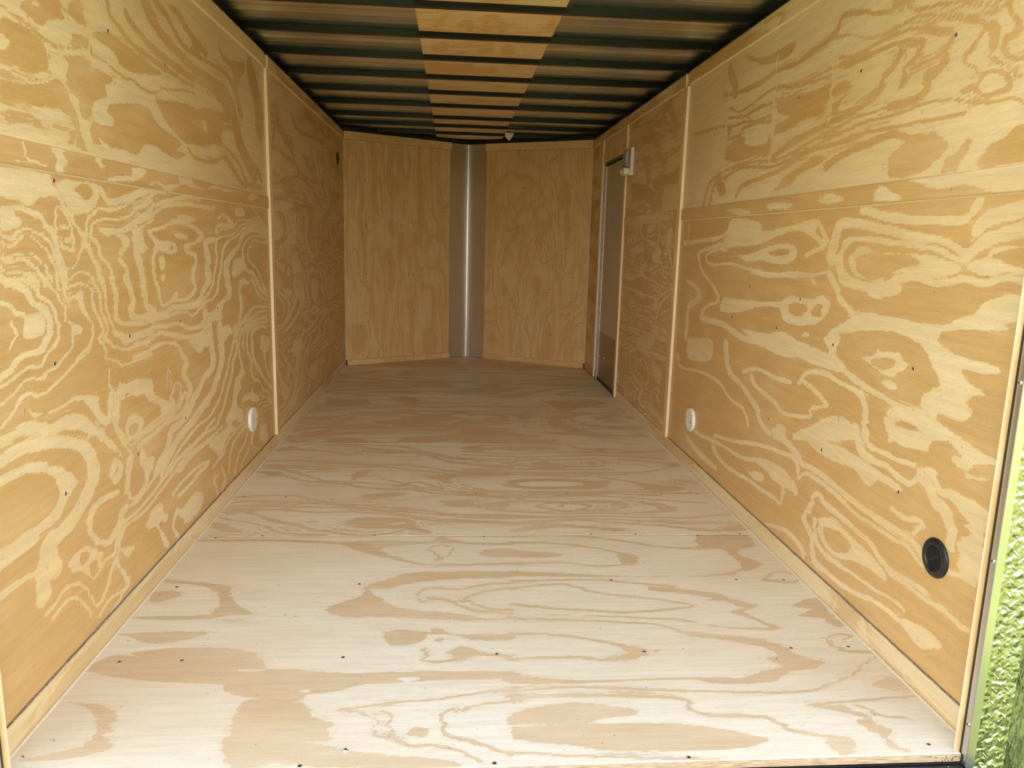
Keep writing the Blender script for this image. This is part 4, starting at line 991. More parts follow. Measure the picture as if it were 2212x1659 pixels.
def grain_field(u, v, key, base, amp, freq, seed, grain_u=True, soft=0.006, jag=0.0115, echo=0.10, wave=0.017):
    """u, v: 2-D grids in metres (u across the columns). Returns 0 = latewood, 1 = earlywood."""
    gu, gv = (1.0, 1.0)
    # ragged outlines: wander the sample points, further along the grain than across it
    a, b = (jag, 0.0028) if grain_u else (0.0035, jag)
    sa, sb = ((16, 85), (40, 60)) if grain_u else ((85, 16), (60, 40))
    uu = u + (fbm(u, v, sa[0], sa[1], seed + 3, 3) - 0.5) * 2 * a
    vv = v + (fbm(u, v, sb[0], sb[1], seed + 11, 3) - 0.5) * 2 * b
    su, sv = (0.8, 3.2) if grain_u else (3.2, 0.8)
    F = fbm(uu, vv, su, sv, seed, 3)
    T = base + amp * np.sin(F * 6.283 * freq) + 0.10 * (fbm(u, v, su * 3, sv * 2, seed + 5, 2) - 0.5)
    nv, nu = u.shape
    D = np.full(u.shape, 0.07)
    u0, u1, v0, v1 = u[0, 0], u[0, -1], v[0, 0], v[-1, 0]
    du = (u1 - u0) / (nu - 1); dv = (v1 - v0) / (nv - 1)
    for line in GRAIN.get(key, '').split('\n'):
        if not line: continue
        code, *num = line.split(); num = np.array(num, float) / 1000.0
        stroke = code.isupper()
        P = num.reshape(-1, 3 if stroke else 2)
        if stroke: P = smooth_line(P, 4); R = np.maximum(P[:, 2], 0.0012); pad = R.max() + soft + 0.050
        else:
            closed = np.vstack([P, P[:1]]); P = smooth_line(closed, 2)[:-1]; pad = soft + 0.050
        lo = P[:, :2].min(0) - pad; hi = P[:, :2].max(0) + pad
        i0 = max(0, int((lo[0] - u0) / du)); i1 = min(nu, int((hi[0] - u0) / du) + 2)
        j0 = max(0, int((lo[1] - v0) / dv)); j1 = min(nv, int((hi[1] - v0) / dv) + 2)
        if i1 <= i0 or j1 <= j0: continue
        if stroke:
            sd = np.full((nv, nu), 9.0)
            for k in range(len(P) - 1):
                A, B = P[k], P[k + 1]; r = max(R[k], R[k + 1]) + soft + 0.050
                a0 = max(0, int((min(A[0], B[0]) - r - u0) / du)); a1 = min(nu, int((max(A[0], B[0]) + r - u0) / du) + 2)
                b0 = max(0, int((min(A[1], B[1]) - r - v0) / dv)); b1 = min(nv, int((max(A[1], B[1]) + r - v0) / dv) + 2)
                if a1 <= a0 or b1 <= b0: continue
                U = uu[b0:b1, a0:a1]; V = vv[b0:b1, a0:a1]
                d = B[:2] - A[:2]; L2 = d @ d + 1e-12
                t = np.clip(((U - A[0]) * d[0] + (V - A[1]) * d[1]) / L2, 0, 1)
                dd = np.hypot(U - A[0] - t * d[0], V - A[1] - t * d[1]) - (R[k] + t * (R[k + 1] - R[k]))
                s = sd[b0:b1, a0:a1]; np.minimum(s, dd, out=s)
            sd = sd[j0:j1, i0:i1]
        else:
            U = uu[j0:j1, i0:i1]; V = vv[j0:j1, i0:i1]
            sd = np.full(U.shape, 9.0); ins = np.zeros(U.shape, bool)
            n = len(P)
            for k in range(n):
                A, B = P[k], P[(k + 1) % n]; d = B - A; L2 = d @ d + 1e-12
                t = np.clip(((U - A[0]) * d[0] + (V - A[1]) * d[1]) / L2, 0, 1)
                np.minimum(sd, np.hypot(U - A[0] - t * d[0], V - A[1] - t * d[1]), out=sd)
                if A[1] != B[1]:
                    c = ((A[1] > V) != (B[1] > V)) & (U < (B[0] - A[0]) * (V - A[1]) / (B[1] - A[1]) + A[0])
                    ins ^= c
            sd = np.where(ins, -sd, sd)
        s = np.clip(0.5 - sd / soft, 0, 1)
        sub = T[j0:j1, i0:i1]
        Ds = D[j0:j1, i0:i1]; np.minimum(Ds, np.abs(sd), out=Ds)
        halo = np.clip(1 - sd / 0.028, 0, 1) ** 2 * (1 - s)       # the ring fades in beside its sharp edge
        if code in 'Ll': sub += halo * 0.18 * (sub < 0.4); np.maximum(sub, s * 0.95, out=sub)
        else: sub -= halo * 0.26 * (sub > 0.62); np.minimum(sub, 1 - s * 0.95, out=sub)
    low = T < 0.42
    T = np.where(low, T + 0.20 * np.clip(D / 0.06, 0, 1), T)      # latewood is darkest at its edge
    # fainter rings run alongside every drawn one
    ph = D / wave + fbm(u, v, su * 2, sv * 2, seed + 9, 2) * 2.5
    T = T + echo * np.sin(6.283 * ph) * np.clip(D / 0.008, 0, 1) * np.clip((0.068 - D) / 0.03, 0, 1)
    return np.clip(T, 0, 1)

def ply_panel(name, key, u0, u1, v0, v1, step, place, back, mat, parent, base=0.2, amp=0.0, freq=3.0, seed=1, grain_u=True, soft=0.006, **kw):
    """a sheet of plywood: fine grid face (place(u, v) -> xyz arrays), sides and back along the vector 'back'"""
    nu = max(2, int(round((u1 - u0) / step)) + 1); nv = max(2, int(round((v1 - v0) / step)) + 1)
    us = np.linspace(u0, u1, nu); vs = np.linspace(v0, v1, nv)
    U, V = np.meshgrid(us, vs)
    T = grain_field(U, V, key, base, amp, freq, seed, grain_u, soft, **kw)
    X, Y, Z = place(U, V)
    co = np.stack([X, Y, Z], -1).reshape(-1, 3)
    idx = np.arange(nu * nv).reshape(nv, nu)
    quads = np.stack([idx[:-1, :-1], idx[:-1, 1:], idx[1:, 1:], idx[1:, :-1]], -1).reshape(-1, 4)
    # rim: boundary loop repeated once pushed back
    rim = np.concatenate([idx[0, :-1], idx[:-1, -1], idx[-1, :0:-1], idx[:0:-1, 0]])
    nb = len(rim); co2 = co[rim] + np.array(back)
    rim2 = np.arange(nb) + nu * nv
    side = np.stack([np.roll(rim, -1), rim, rim2, np.roll(rim2, -1)], -1)
    # does the face look away from 'back'? if not flip
    p0, p1, p2 = co[quads[0, 0]], co[quads[0, 1]], co[quads[0, 3]]
    if np.dot(np.cross(p1 - p0, p2 - p0), np.array(back)) > 0:
        quads = quads[:, ::-1]; side = side[:, ::-1]
    allv = np.vstack([co, co2]); allq = np.vstack([quads, side])
    me = bpy.data.meshes.new(name)
    me.vertices.add(len(allv)); me.vertices.foreach_set('co', allv.astype(np.float32).ravel())
    me.loops.add(len(allq) * 4); me.loops.foreach_set('vertex_index', allq.astype(np.int32).ravel())
    me.polygons.add(len(allq)); me.polygons.foreach_set('loop_start', (np.arange(len(allq)) * 4).astype(np.int32))
    me.materials.append(mat); me.materials.append(M['floor_edge'] if 'floor' in name else M['ply_edge'])
    mi = np.zeros(len(allq), np.int32); mi[len(quads):] = 1
    me.polygons.foreach_set('material_index', mi)
    at = me.attributes.new('grain', 'FLOAT', 'POINT')
    at.data.foreach_set('value', np.concatenate([T.ravel(), np.full(nb, 0.8)]).astype(np.float32))
    me.update(calc_edges=True); me.validate()
    o = bpy.data.objects.new(name, me); link(o, parent); return o

# ------------------------------------------------------------------ screws
def screw_mesh(r, mat, cross=True, dome=False):
    if dome: bm = lathe([(r, 0), (r * 1.0, r * 0.15), (r * 0.8, r * 0.42), (r * 0.45, r * 0.60), (0, r * 0.66)], 20)
    else: bm = lathe([(r * 1.12, 0.0), (r, 0.0007), (r * 0.55, 0.0004), (0, 0.0001)], 16)
    if cross:
        z = r * 0.62 if dome else 0.0006
        for a, b in ((r * 0.55, r * 0.13), (r * 0.13, r * 0.55)): add_box(bm, -a, a, -b, b, z, z + 0.0003, 1)
    me = bpy.data.meshes.new('screw'); bm.to_mesh(me); bm.free()
    me.materials.append(mat); me.materials.append(M['hole'])
    return me
SCREW = screw_mesh(0.0045, M['zinc']); SCREW_DARK = screw_mesh(0.0038, M['hole'], False)
SCREW_DOME = screw_mesh(0.0048, M['bright_zinc'], True, True); RIVET = screw_mesh(0.0060, M['bright_zinc'], False, True)
def put(name, me, loc, normal, parent, label=None):
    o = bpy.data.objects.new(name, me); link(o, parent)
    o.rotation_euler = Vector(normal).to_track_quat('Z', 'Y').to_euler(); o.location = loc
    if label: o['label'] = label
    return o

# ------------------------------------------------------------------ floor
floor = box('floor', -1.03, 1.03, -0.005, 5.60, -0.075, -0.019, M['black_steel']); tag(floor, kind='structure')
FY = [(0.0, 1.2185), (1.2205, 2.4610), (2.4630, 3.6760), (3.6780, 4.904)]
pf = lambda U, V: (U, V, U * 0)
fp = []
for i, (a, b) in enumerate(FY):
    fp.append(ply_panel('floor_panel', 'F%d' % (i + 1), -1.003, 1.003, a, b, (0.0045, 0.0042, 0.0062, 0.009)[i], pf, (0, 0, -0.018), M['floor'], floor,
        base=(0.80, 0.70, 0.60, 0.52)[i], amp=(0.0, 0.16, 0.28, 0.46)[i], freq=(2, 5, 4.5, 4.5)[i], seed=20 + i, soft=(0.006, 0.0042, 0.0055, 0.009)[i], jag=(0.013, 0.018, 0.018, 0.02)[i], echo=(0.10, 0.16, 0.16, 0.1)[i], wave=0.022))
# the tapered piece in the nose, split along the middle
for s in (-1, 1):
    bm = bmesh.new()
    pts = [(s * 0.0012, 4.906, 0), (s * 1.0, 4.906, 0), (s * 0.0012, 5.506, 0)]
    if s < 0: pts = pts[::-1]
    add_prism(bm, pts, (0, 0, -0.018)); bmesh.ops.recalc_face_normals(bm, faces=bm.faces)
    m_ = plywood('floor nose plywood %d' % s, 'x', (0.76, 0.64, 0.48), (0.64, 0.46, 0.29), 0.5, attr=False, bands=7) if s < 0 else m_
    finish(bm, 'floor_panel', [m_], floor)
SF = [(-930,418),(-781,419),(-388,421),(0,425),(384,424),(782,430),(941,432),(-935,829),(-398,837),(385,849),(789,845),(942,841),(-417,19),(-28,11),(375,12),(909,32),(-937,1212),(-782,1228),(-390,1228),(-2,1212),(389,1228),(554,1229),(779,1212),(945,1229),(-956,1650),(-787,1644),(-17,1672),(367,1678),(776,1678),(927,1678),(119,2123),(-785,3665),(275,3380)]
for x, y in SF:
    i = [k for k, (a, b) in enumerate(FY) if y / 1000 < b + 0.001][0]
    put('screw', SCREW, (x / 1000, y / 1000, 0.0), (0, 0, 1), fp[i])

# ------------------------------------------------------------------ side walls
SL = [(367,750),(764,762),(1153,762),(1550,769),(366,451),(767,428),(1155,441),(1552,434),(428,1146),(757,1535),(1142,1537),(1541,1532),(1935,1533),(2028,838),(3098,1339),(2802,409)]
SR = [(381,1522),(787,1529),(1173,1526),(1601,1527),(1993,1519),(784,766),(386,762),(787,445),(383,449),(1184,771),(1610,766),(1607,469),(1949,459),(1184,447),(1025,882),(1454,898),(2713,387)]
def wall(side):
    s = -1 if side == 'left' else 1
    xo = s * 1.06
    w = box('wall_' + side, min(s * 1.035, xo), max(s * 1.035, xo), 0.06, YC + 0.03, -0.075, 1.96, M['skin']); tag(w, kind='structure')
    back = box('stud_backing', min(s * (XW + 0.0098), s * 1.034), max(s * (XW + 0.0098), s * 1.034), 0.055, YC + 0.02, 0.0, HW - 0.004, M['ply_back'], w) if side == 'left' else None
    if side == 'right':
        bm = bmesh.new()
        x0, x1 = XW + 0.0098, 1.034
        add_box(bm, x0, x1, 0.055, 3.705, 0, HW - 0.004); add_box(bm, x0, x1, 4.455, YC + 0.02, 0, HW - 0.004); add_box(bm, x0, x1, 3.705, 4.455, 1.635, HW - 0.004)
        bmesh.ops.recalc_face_normals(bm, faces=bm.faces); finish(bm, 'stud_backing', M['ply_back'], w)
    pw = lambda U, V: (U * 0 + s * XW, U, V)
    K = 'L' if s < 0 else 'R'
    bk = (s * 0.0095, 0, 0)
    L = {}
    L['ln'] = ply_panel('plywood_panel', K + 'L', 0.062, 2.395, 0.0675, 1.190, 0.005, pw, bk, M['wall'], w, base=0.18, amp=0.0, seed=31 + s, soft=0.006)
    L['un'] = ply_panel('plywood_panel', K + 'U', 0.062, 2.395, 1.192, HW, 0.0055, pw, bk, M['wall'], w, base=0.78, amp=0.10, freq=3, seed=41 + s, soft=0.007)
    if s < 0:
        L['lb'] = ply_panel('plywood_panel', 'LL', 2.397, YC, 0.0645, 1.190, 0.0075, pw, bk, M['wall'], w, base=0.32, amp=0.17, freq=7, seed=51, soft=0.007, jag=0.008, echo=0.20, wave=0.026)
        L['ub'] = ply_panel('plywood_panel', 'LU', 2.397, YC, 1.192, HW, 0.008, pw, bk, M['wall'], w, base=0.62, amp=0.22, freq=5, seed=52, soft=0.01)
    else:
        L['lb'] = ply_panel('plywood_panel', 'RL', 2.397, 3.702, 0.0645, 1.190, 0.0075, pw, bk, M['wall'], w, base=0.34, amp=0.18, freq=6, seed=61, soft=0.007, jag=0.008, echo=0.20, wave=0.026)
        L['ub'] = ply_panel('plywood_panel', 'RU', 2.397, 3.702, 1.192, HW, 0.008, pw, bk, M['wall'], w, base=0.62, amp=0.22, freq=5, seed=62, soft=0.01)
        ply_panel('plywood_panel', 'RX', 4.458, YC, 0.0645, 1.190, 0.012, pw, bk, M['wall'], w, base=0.4, amp=0.45, freq=4, seed=63, soft=0.01)
        ply_panel('plywood_panel', 'RX', 4.458, YC, 1.192, HW, 0.012, pw, bk, M['wall'], w, base=0.4, amp=0.45, freq=4, seed=64, soft=0.01)
        ply_panel('plywood_panel', 'RX', 3.704, 4.456, 1.636, HW, 0.010, pw, bk, M['wall'], w, base=0.4, amp=0.45, freq=4, seed=65, soft=0.01)
    for y, z in (SL if s < 0 else SR):
        k = ('u' if z > 1191 else 'l') + ('n' if y < 2396 else 'b')
        put('screw', SCREW, (s * XW, y / 1000, z / 1000), (-s, 0, 0), L[k])
    return w
WALL = {'left': wall('left'), 'right': wall('right')}

def strip_panel(name, key, s, y0, y1, z0, z1, proud, seed, mat=None, base=0.3, amp=0.35, chamfer=0.0):
    x = s * (XW - proud)
    o = ply_panel(name, key, y0, y1, z0, z1, 0.005 if key in ('LS', 'RS') else 0.008, lambda U, V: (U * 0 + x, U, V), (s * (proud - 0.0003), 0, 0), mat or M['wall'], None, base=base, amp=amp, freq=3, seed=seed, soft=0.006)
    if chamfer:
        bm = bmesh.new(); xi = s * (XW - 0.0002)
        add_prism(bm, [(x, y0, z0), (xi, y0, z0 - chamfer), (xi, y0, z0)], (0, y1 - y0, 0)); bmesh.ops.recalc_face_normals(bm, faces=bm.faces)
        finish(bm, 'raw_edge', M['ply_edge'], o)
    return tag(o, kind='structure')
n_trim = [0]
def trim():
    n_trim[0] += 1; return 'trim_%d' % n_trim[0]
for s in (-1, 1):
    K = 'L' if s < 0 else 'R'
    strip_panel(trim(), K + 'S', s, 0.062, 2.385, 1.163, 1.217, 0.006, 71 + s, base=0.2, amp=0.0, chamfer=0.0035)     # strip over the sheet joint
    strip_panel(trim(), K + 'T', s, 0.062, 2.385, 1.798, HW, 0.006, 74 + s, base=0.45, amp=0.3, chamfer=0.004)        # top strip
    e = YC if s < 0 else 3.655
    strip_panel(trim(), K + 'X', s, 2.445, e, 1.163, 1.217, 0.006, 77 + s, base=0.4, amp=0.35, chamfer=0.002)
    strip_panel(trim(), K + 'Y', s, 2.445, YC, 1.798, HW, 0.006, 80 + s, base=0.4, amp=0.35, chamfer=0.003)
    b = strip_panel('baseboard_left' if s < 0 else 'baseboard_right', K + 'B', s, 0.062, YC if s < 0 else 3.700, 0.004, 0.064, 0.0015, 83 + s, mat=M['base'], base=0.55, amp=0.45)
    # bead of caulk along the floor, thin grey putty line along the top
    bm = bmesh.new(); x = s * (XW - 0.0015); q = 0.0038
    add_prism(bm, [(x, 0.062, 0.0), (x - s * q, 0.062, 0.0), (x, 0.062, q)], (0, (YC if s < 0 else 3.70) - 0.066, 0)); bmesh.ops.recalc_face_normals(bm, faces=bm.faces)
    finish(bm, 'caulk_bead', M['caulk'], b)
    bm = bmesh.new(); rnd = random.Random(5 + s); y = 0.064
    while y < 2.38:
        dy = rnd.uniform(0.02, 0.05); h = rnd.uniform(0.0015, 0.0042) * (1 if y < 1.6 else 0.5); d = rnd.uniform(0.0006, 0.002)
        add_box(bm, min(x - s * d, x + s * 0.003), max(x - s * d, x + s * 0.003), y, y + dy, 0.0655, 0.0655 + h); y += dy
    bmesh.ops.recalc_face_normals(bm, faces=bm.faces); finish(bm, 'putty_line', M['putty'], b)
    # upright batten over the vertical joint
    bm = bmesh.new(); xa, xb = sorted((s * (XW - 0.0135), s * (XW - 0.0003)))
    add_box(bm, xa, xb, 2.388, 2.442, 0.065, 1.790); bmesh.ops.recalc_face_normals(bm, faces=bm.faces)
    for f in bm.faces:
        if abs(f.normal.x) < 0.5: f.material_index = 1
    tag(finish(bm, trim(), [M['wall_upright'], M['ply_edge']], bevel=0.0008), kind='structure')
strip_panel('baseboard_nook', 'RZ', 1, 4.462, YC, 0.004, 0.064, 0.0015, 90, base=0.5, amp=0.45)
strip_panel(trim(), 'RZ', 1, 4.50, YC, 1.163, 1.217, 0.006, 92, base=0.4, amp=0.4)
# battens round the side door
def batten(y0, y1, z0, z1, proud=0.0135):
    bm = bmesh.new(); add_box(bm, XW - proud, XW - 0.0003, y0, y1, z0, z1); bmesh.ops.recalc_face_normals(bm, faces=bm.faces)
    for f in bm.faces:
        if abs(f.normal.x) < 0.5: f.material_index = 1
    return tag(finish(bm, trim(), [M['wall_upright'], M['ply_edge']], bevel=0.0008), kind='structure')
batten(3.660, 3.702, 0.012, 1.792); batten(4.458, 4.496, 0.012, 1.792); batten(3.704, 4.456, 1.637, 1.700, 0.006)

# ------------------------------------------------------------------ nose walls
nl = math.hypot(XW, YN - YC)
for s in (-1, 1):
    d = Vector((s * XW, YC - YN, 0)).normalized()          # from the fold outwards
    n = Vector((-s * (YN - YC), -XW, 0)).normalized()      # into the room
    O = Vector((0, YN, 0))
    P = lambda L, z, q=0.0: O + d * L + Vector((0, 0, z)) + n * q
    bm = bmesh.new(); add_prism(bm, [P(-0.06, -0.07, -0.04), P(nl + 0.05, -0.07, -0.04), P(nl + 0.05, 1.96, -0.04), P(-0.06, 1.96, -0.04)], n * -0.02)
    bmesh.ops.recalc_face_normals(bm, faces=bm.faces)
    w = tag(finish(bm, 'wall_front_' + ('left' if s < 0 else 'right'), M['skin']), kind='structure')
    bm = bmesh.new(); add_prism(bm, [P(0.19, 0.0, -0.012), P(nl - 0.004, 0.0, -0.012), P(nl - 0.004, HW - 0.004, -0.012), P(0.19, HW - 0.004, -0.012)], n * -0.026)
    bmesh.ops.recalc_face_normals(bm, faces=bm.faces); finish(bm, 'stud_backing', M['ply_back'], w)
    pn = lambda U, V, d=d, n=n: (d.x * U + n.x * 0.0, YN + d.y * U + n.y * 0.0, V)
    q = ply_panel('plywood_panel', 'NL' if s < 0 else 'NR', 0.180, nl - 0.004, 0.045, 1.796, 0.0075, pn, tuple(n * -0.0095), M['nose'], w, base=0.66, amp=0.17, freq=8, seed=101 + s, grain_u=False, soft=0.008, jag=0.010, echo=0.22, wave=0.024)
    pts = [(976,1493),(538,1501),(974,1144),(534,1150),(969,750),(582,740),(532,740),(968,426),(528,430),(968,61),(525,64),(536,1776)] if s < 0 else [(544,1487),(980,1490),(539,1151),(979,1158),(537,756),(975,761),(536,420),(971,408),(835,263),(537,76),(970,70),(544,1785)]
    for L, z in pts: put('screw', SCREW_DARK, P(L / 1000, z / 1000), n, q)
    # strips above and below the sheet
    bm = bmesh.new(); add_prism(bm, [P(0.172, 1.797, 0.004), P(nl - 0.010, 1.797, 0.004), P(nl - 0.010, HW, 0.004), P(0.172, HW, 0.004)], n * -0.012)
    bmesh.ops.recalc_face_normals(bm, faces=bm.faces); tag(finish(bm, trim(), M['nose_strip'], bevel=0.0008), kind='structure')
    bm = bmesh.new(); add_prism(bm, [P(0.172, 0.0, -0.001), P(nl - 0.020, 0.0, -0.001), P(nl - 0.020, 0.044, -0.001), P(0.172, 0.044, -0.001)], n * -0.009)
    bmesh.ops.recalc_face_normals(bm, faces=bm.faces); tag(finish(bm, 'baseboard_front_' + ('left' if s < 0 else 'right'), M['nose_strip'], bevel=0.0008), kind='structure')
# folded aluminium in the nose: two leaves meeting in a tight vertical crease
root = empty('nose_corner_flashing', (0, YN - 0.012, 0))
tag(root, 'folded brushed aluminium sheet filling the narrow front nose corner from floor to roof', 'metal panel')
for s in (-1, 1):
    d = Vector((s * XW, YC - YN, 0)).normalized(); n = Vector((-s * (YN - YC), -XW, 0)).normalized()
    bm = bmesh.new(); cols = []; k_ = (YN - YC) / XW; yy = 0.0; xx = 0.0; zs = [0.001 + 1.855 * t / 8 for t in range(9)]
    while xx < 0.165:                      # the bend opens gradually from a tight crease
        step = 0.0015 if xx < 0.012 else 0.006
        cols.append([bm.verts.new((s * xx, 0.0125 - 0.0007 * (xx < 1e-6) - yy, z)) for z in zs])
        yy += k_ * (1 - 0.72 * math.exp(-xx / 0.045)) * step; xx += step
    for a, b in zip(cols, cols[1:]):
        for k in range(8): bm.faces.new((a[k], b[k], b[k + 1], a[k + 1]))
    bmesh.ops.recalc_face_normals(bm, faces=bm.faces)
    finish(bm, 'leaf', M['nose_metal'], root, smooth=True)
for (sx, L, z) in ((1, 0.170, 0.965), (-1, 0.170, 0.61), (-1, 0.168, 1.72), (1, 0.168, 0.06)):
    d = Vector((sx * XW, YC - YN, 0)).normalized(); n = Vector((-sx * (YN - YC), -XW, 0)).normalized()
    p = d * L + n * 0.0 + Vector((0, 0.012, z)); put('rivet', SCREW, p, n, root)

# ------------------------------------------------------------------ roof
bm = bmesh.new()
xs = 1.034
# roof sheet, lightly ribbed across so that its reflections streak
ny = 560; ys = np.linspace(0.0, YC, ny)
h = (np.array([vnoise(np.array([[y]]), np.array([[0.0]]), 20, 1, 4)[0, 0] for y in ys]) - 0.5) * 0.0030
rows = [[bm.verts.new((x, y, ZC + float(hh))) for x in (-xs, -0.5, 0, 0.5, xs)] for y, hh in zip(ys, h)]
yn = 60
for k in range(1, yn + 1):
    y = YC + (YN + 0.02 - YC) * k / yn; w_ = xs * (1 - k / yn) + 0.02
    hh = (float(vnoise(np.array([[y]]), np.array([[0.0]]), 20, 1, 4)[0, 0]) - 0.5) * 0.0030
    rows.append([bm.verts.new((x * w_ / xs, y, ZC + hh)) for x in (-xs, -0.5, 0, 0.5, xs)])
for a, b in zip(rows, rows[1:]):
    for k in range(4): bm.faces.new((a[k], b[k], b[k + 1], a[k + 1]))
for f in bm.faces:
    f.smooth = True
    if f.normal.z > 0: pass
bmesh.ops.recalc_face_normals(bm, faces=bm.faces)
bm.normal_update()
if sum(f.normal.z for f in bm.faces) > 0: bmesh.ops.reverse_faces(bm, faces=bm.faces)
ceiling = tag(finish(bm, 'ceiling', M['roof_metal'], smooth=True), kind='structure')
bm = bmesh.new(); add_box(bm, -1.06, 1.06, 0.06, YC, 1.93, 1.96)
add_prism(bm, [(-1.06, YC, 1.93), (0, YN + 0.06, 1.93), (1.06, YC, 1.93)], (0, 0, 0.03)); bmesh.ops.recalc_face_normals(bm, faces=bm.faces)
finish(bm, 'roof_skin', M['skin'], ceiling)
ply_panel('plywood_strip', 'RT', -0.277, 0.283, 0.0, 5.45, 0.007, lambda U, V: (U, V, U * 0 + ZC - 0.006), (0, 0, 0.005), M['roof_ply'], ceiling, base=0.70, amp=0.26, freq=6, seed=130, soft=0.008)

BOWS = [1.655, 2.075, 2.480, 2.912, 3.335, 3.776, 4.254, 4.647, 5.043]
names = ['running along the very top edge of the picture', 'second down from the top of the picture', 'third down from the top of the picture', 'fourth down from the top of the picture',
         'fifth down from the top of the picture', 'sixth down from the top of the picture', 'seventh down from the top of the picture', 'second nearest the front wall', 'shortest and nearest the front wall']
bow_me = None
for i, b in enumerate(BOWS):
    half = 1.033 if b < YC else XW * (YN - b) / (YN - YC) - 0.03
    if bow_me is None or half < 1.0:
        bm = bmesh.new()
        # hat section: web, two lips
        prof = [(-0.0140, 0.0), (0.0140, 0.0), (0.0140, 0.0275), (-0.0140, 0.0275)]
        add_prism(bm, [(-half, y, z) for y, z in prof], (2 * half, 0, 0)); bmesh.ops.recalc_face_normals(bm, faces=bm.faces)
        o = finish(bm, 'roof_bow', M['black_steel'], bevel=0.0016); me_ = o.data
        if bow_me is None: bow_me = me_; first = o
    else:
        o = first.copy(); link(o)
    o.location = (0, b - 0.014, 1.8722)
    tag(o, 'black steel roof bow across the ceiling, ' + names[i], 'roof beam', 'black steel bows across the roof')
for s, nm in ((-1, 'left'), (1, 'right')):
    xa, xb = sorted((s * 0.9995, s * 1.034))
    bm = bmesh.new(); add_box(bm, xa, xb, 0.06, YC + 0.01, HW + 0.0005, 1.871); bmesh.ops.recalc_face_normals(bm, faces=bm.faces)
    r = finish(bm, 'roof_rail', M['rail'], bevel=0.001); tag(r, 'long black roof rail along the top of the %s plywood wall' % nm, 'roof rail')
    bm = bmesh.new(); rnd = random.Random(8 + s); x = s * 1.0335; y = 1.0; prev = None
    while y < 4.88:
        z = 1.8755 + rnd.uniform(-0.003, 0.003); w_ = rnd.choice((0.0003, 0.0012, 0.0022))
        cur = [bm.verts.new((x, y, z)), bm.verts.new((x - s * w_ * 1.4, y, z + w_ * 0.5)), bm.verts.new((x, y, z + w_))]
        if prev:
            for k in range(3): bm.faces.new((prev[k], prev[(k + 1) % 3], cur[(k + 1) % 3], cur[k]))
        prev = cur; y += rnd.uniform(0.03, 0.16)
    bmesh.ops.recalc_face_normals(bm, faces=bm.faces); finish(bm, 'sealant_bead', M['sealant'], r)
    box('upper_web', min(s * 1.0338, s * 1.0348), max(s * 1.0338, s * 1.0348), 0.06, YC + 0.01, 1.8712, 1.8985, M['rail'], r)
    d = Vector((s * XW, YC - YN, 0)).normalized(); n = Vector((-s * (YN - YC), -XW, 0)).normalized(); O = Vector((0, YN, 0))
    bm = bmesh.new(); q = lambda L, z, k: O + d * L + Vector((0, 0, z)) + n * k
    add_prism(bm, [q(0.0, HW + 0.001, 0.0), q(nl, HW + 0.001, 0.0), q(nl, 1.885, 0.0), q(0.0, 1.885, 0.0)], n * -0.03); bmesh.ops.recalc_face_normals(bm, faces=bm.faces)
    r = finish(bm, 'nose_rail', M['rail'], bevel=0.001); tag(r, 'short black rail over the %s half of the angled front wall' % nm, 'roof rail')

# ------------------------------------------------------------------ side door
D = tag(empty('door_1', (1.02, 4.08, 0)), kind='structure')
DX = 1.02; DY = 4.08
def dbox(name, x0, x1, y0, y1, z0, z1, mat, parent=D, bevel=0.0):
    bm = bmesh.new(); add_box(bm, x0 - DX, x1 - DX, y0 - DY, y1 - DY, z0, z1); bmesh.ops.recalc_face_normals(bm, faces=bm.faces)
    return finish(bm, name, mat, parent, bevel=bevel)
leaf = dbox('door_leaf', 1.006, 1.030, 3.722, 4.405, 0.030, 1.605, M['door_skin'], bevel=0.001)
kp = bmesh.new(); add_box(kp, 1.0045 - DX, 1.006 - DX, 3.722 - DY, 4.385 - DY, 0.032, 0.386); bmesh.ops.recalc_face_normals(kp, faces=kp.faces)
finish(kp, 'kick_plate', M['kick'], D)
dbox('edge_trim', 1.003, 1.0075, 4.388, 4.408, 0.032, 1.604, M['jamb'])
dbox('frame_jamb', 0.999, 1.030, 4.436, 4.456, 0.0, 1.634, M['frame'], bevel=0.001)
dbox('frame_head', 1.001, 1.030, 3.706, 4.432, 1.612, 1.634, M['rail'])
dbox('frame_near', 1.001, 1.030, 3.705, 3.716, 0.0, 1.612, M['rail'])
dbox('threshold', 0.992, 1.030, 3.706, 4.432, -0.012, 0.006, M['jamb'], bevel=0.0015)
dbox('door_gasket', 1.008, 1.030, 4.409, 4.431, 0.006, 1.612, M['rail'])
dbox('sill_gasket', 1.004, 1.030, 3.716, 4.409, 0.0065, 0.028, M['rail'])
for k in range(22):       # knuckles of the long hinge
    z = 0.04 + k * 0.070
    bm = bmesh.new(); r = bmesh.ops.create_cone(bm, cap_ends=True, segments=12, radius1=0.0042, radius2=0.0042, depth=0.040, matrix=Matrix.Translation((1.006 - DX, 4.4195 - DY, z + 0.02)))
    finish(bm, 'hinge_knuckle', M['jamb'], D, smooth=False)
for y, z in ((4.3313,1.423),(4.1161,1.4225),(4.3206,0.812),(4.1459,0.810),(4.3336,0.1995),(4.1523,0.206),(4.0548,0.04)):
    put('rivet', RIVET, ((1.0045 if z < 0.38 else 1.006) - DX, y - DY, z), (-1, 0, 0), D)

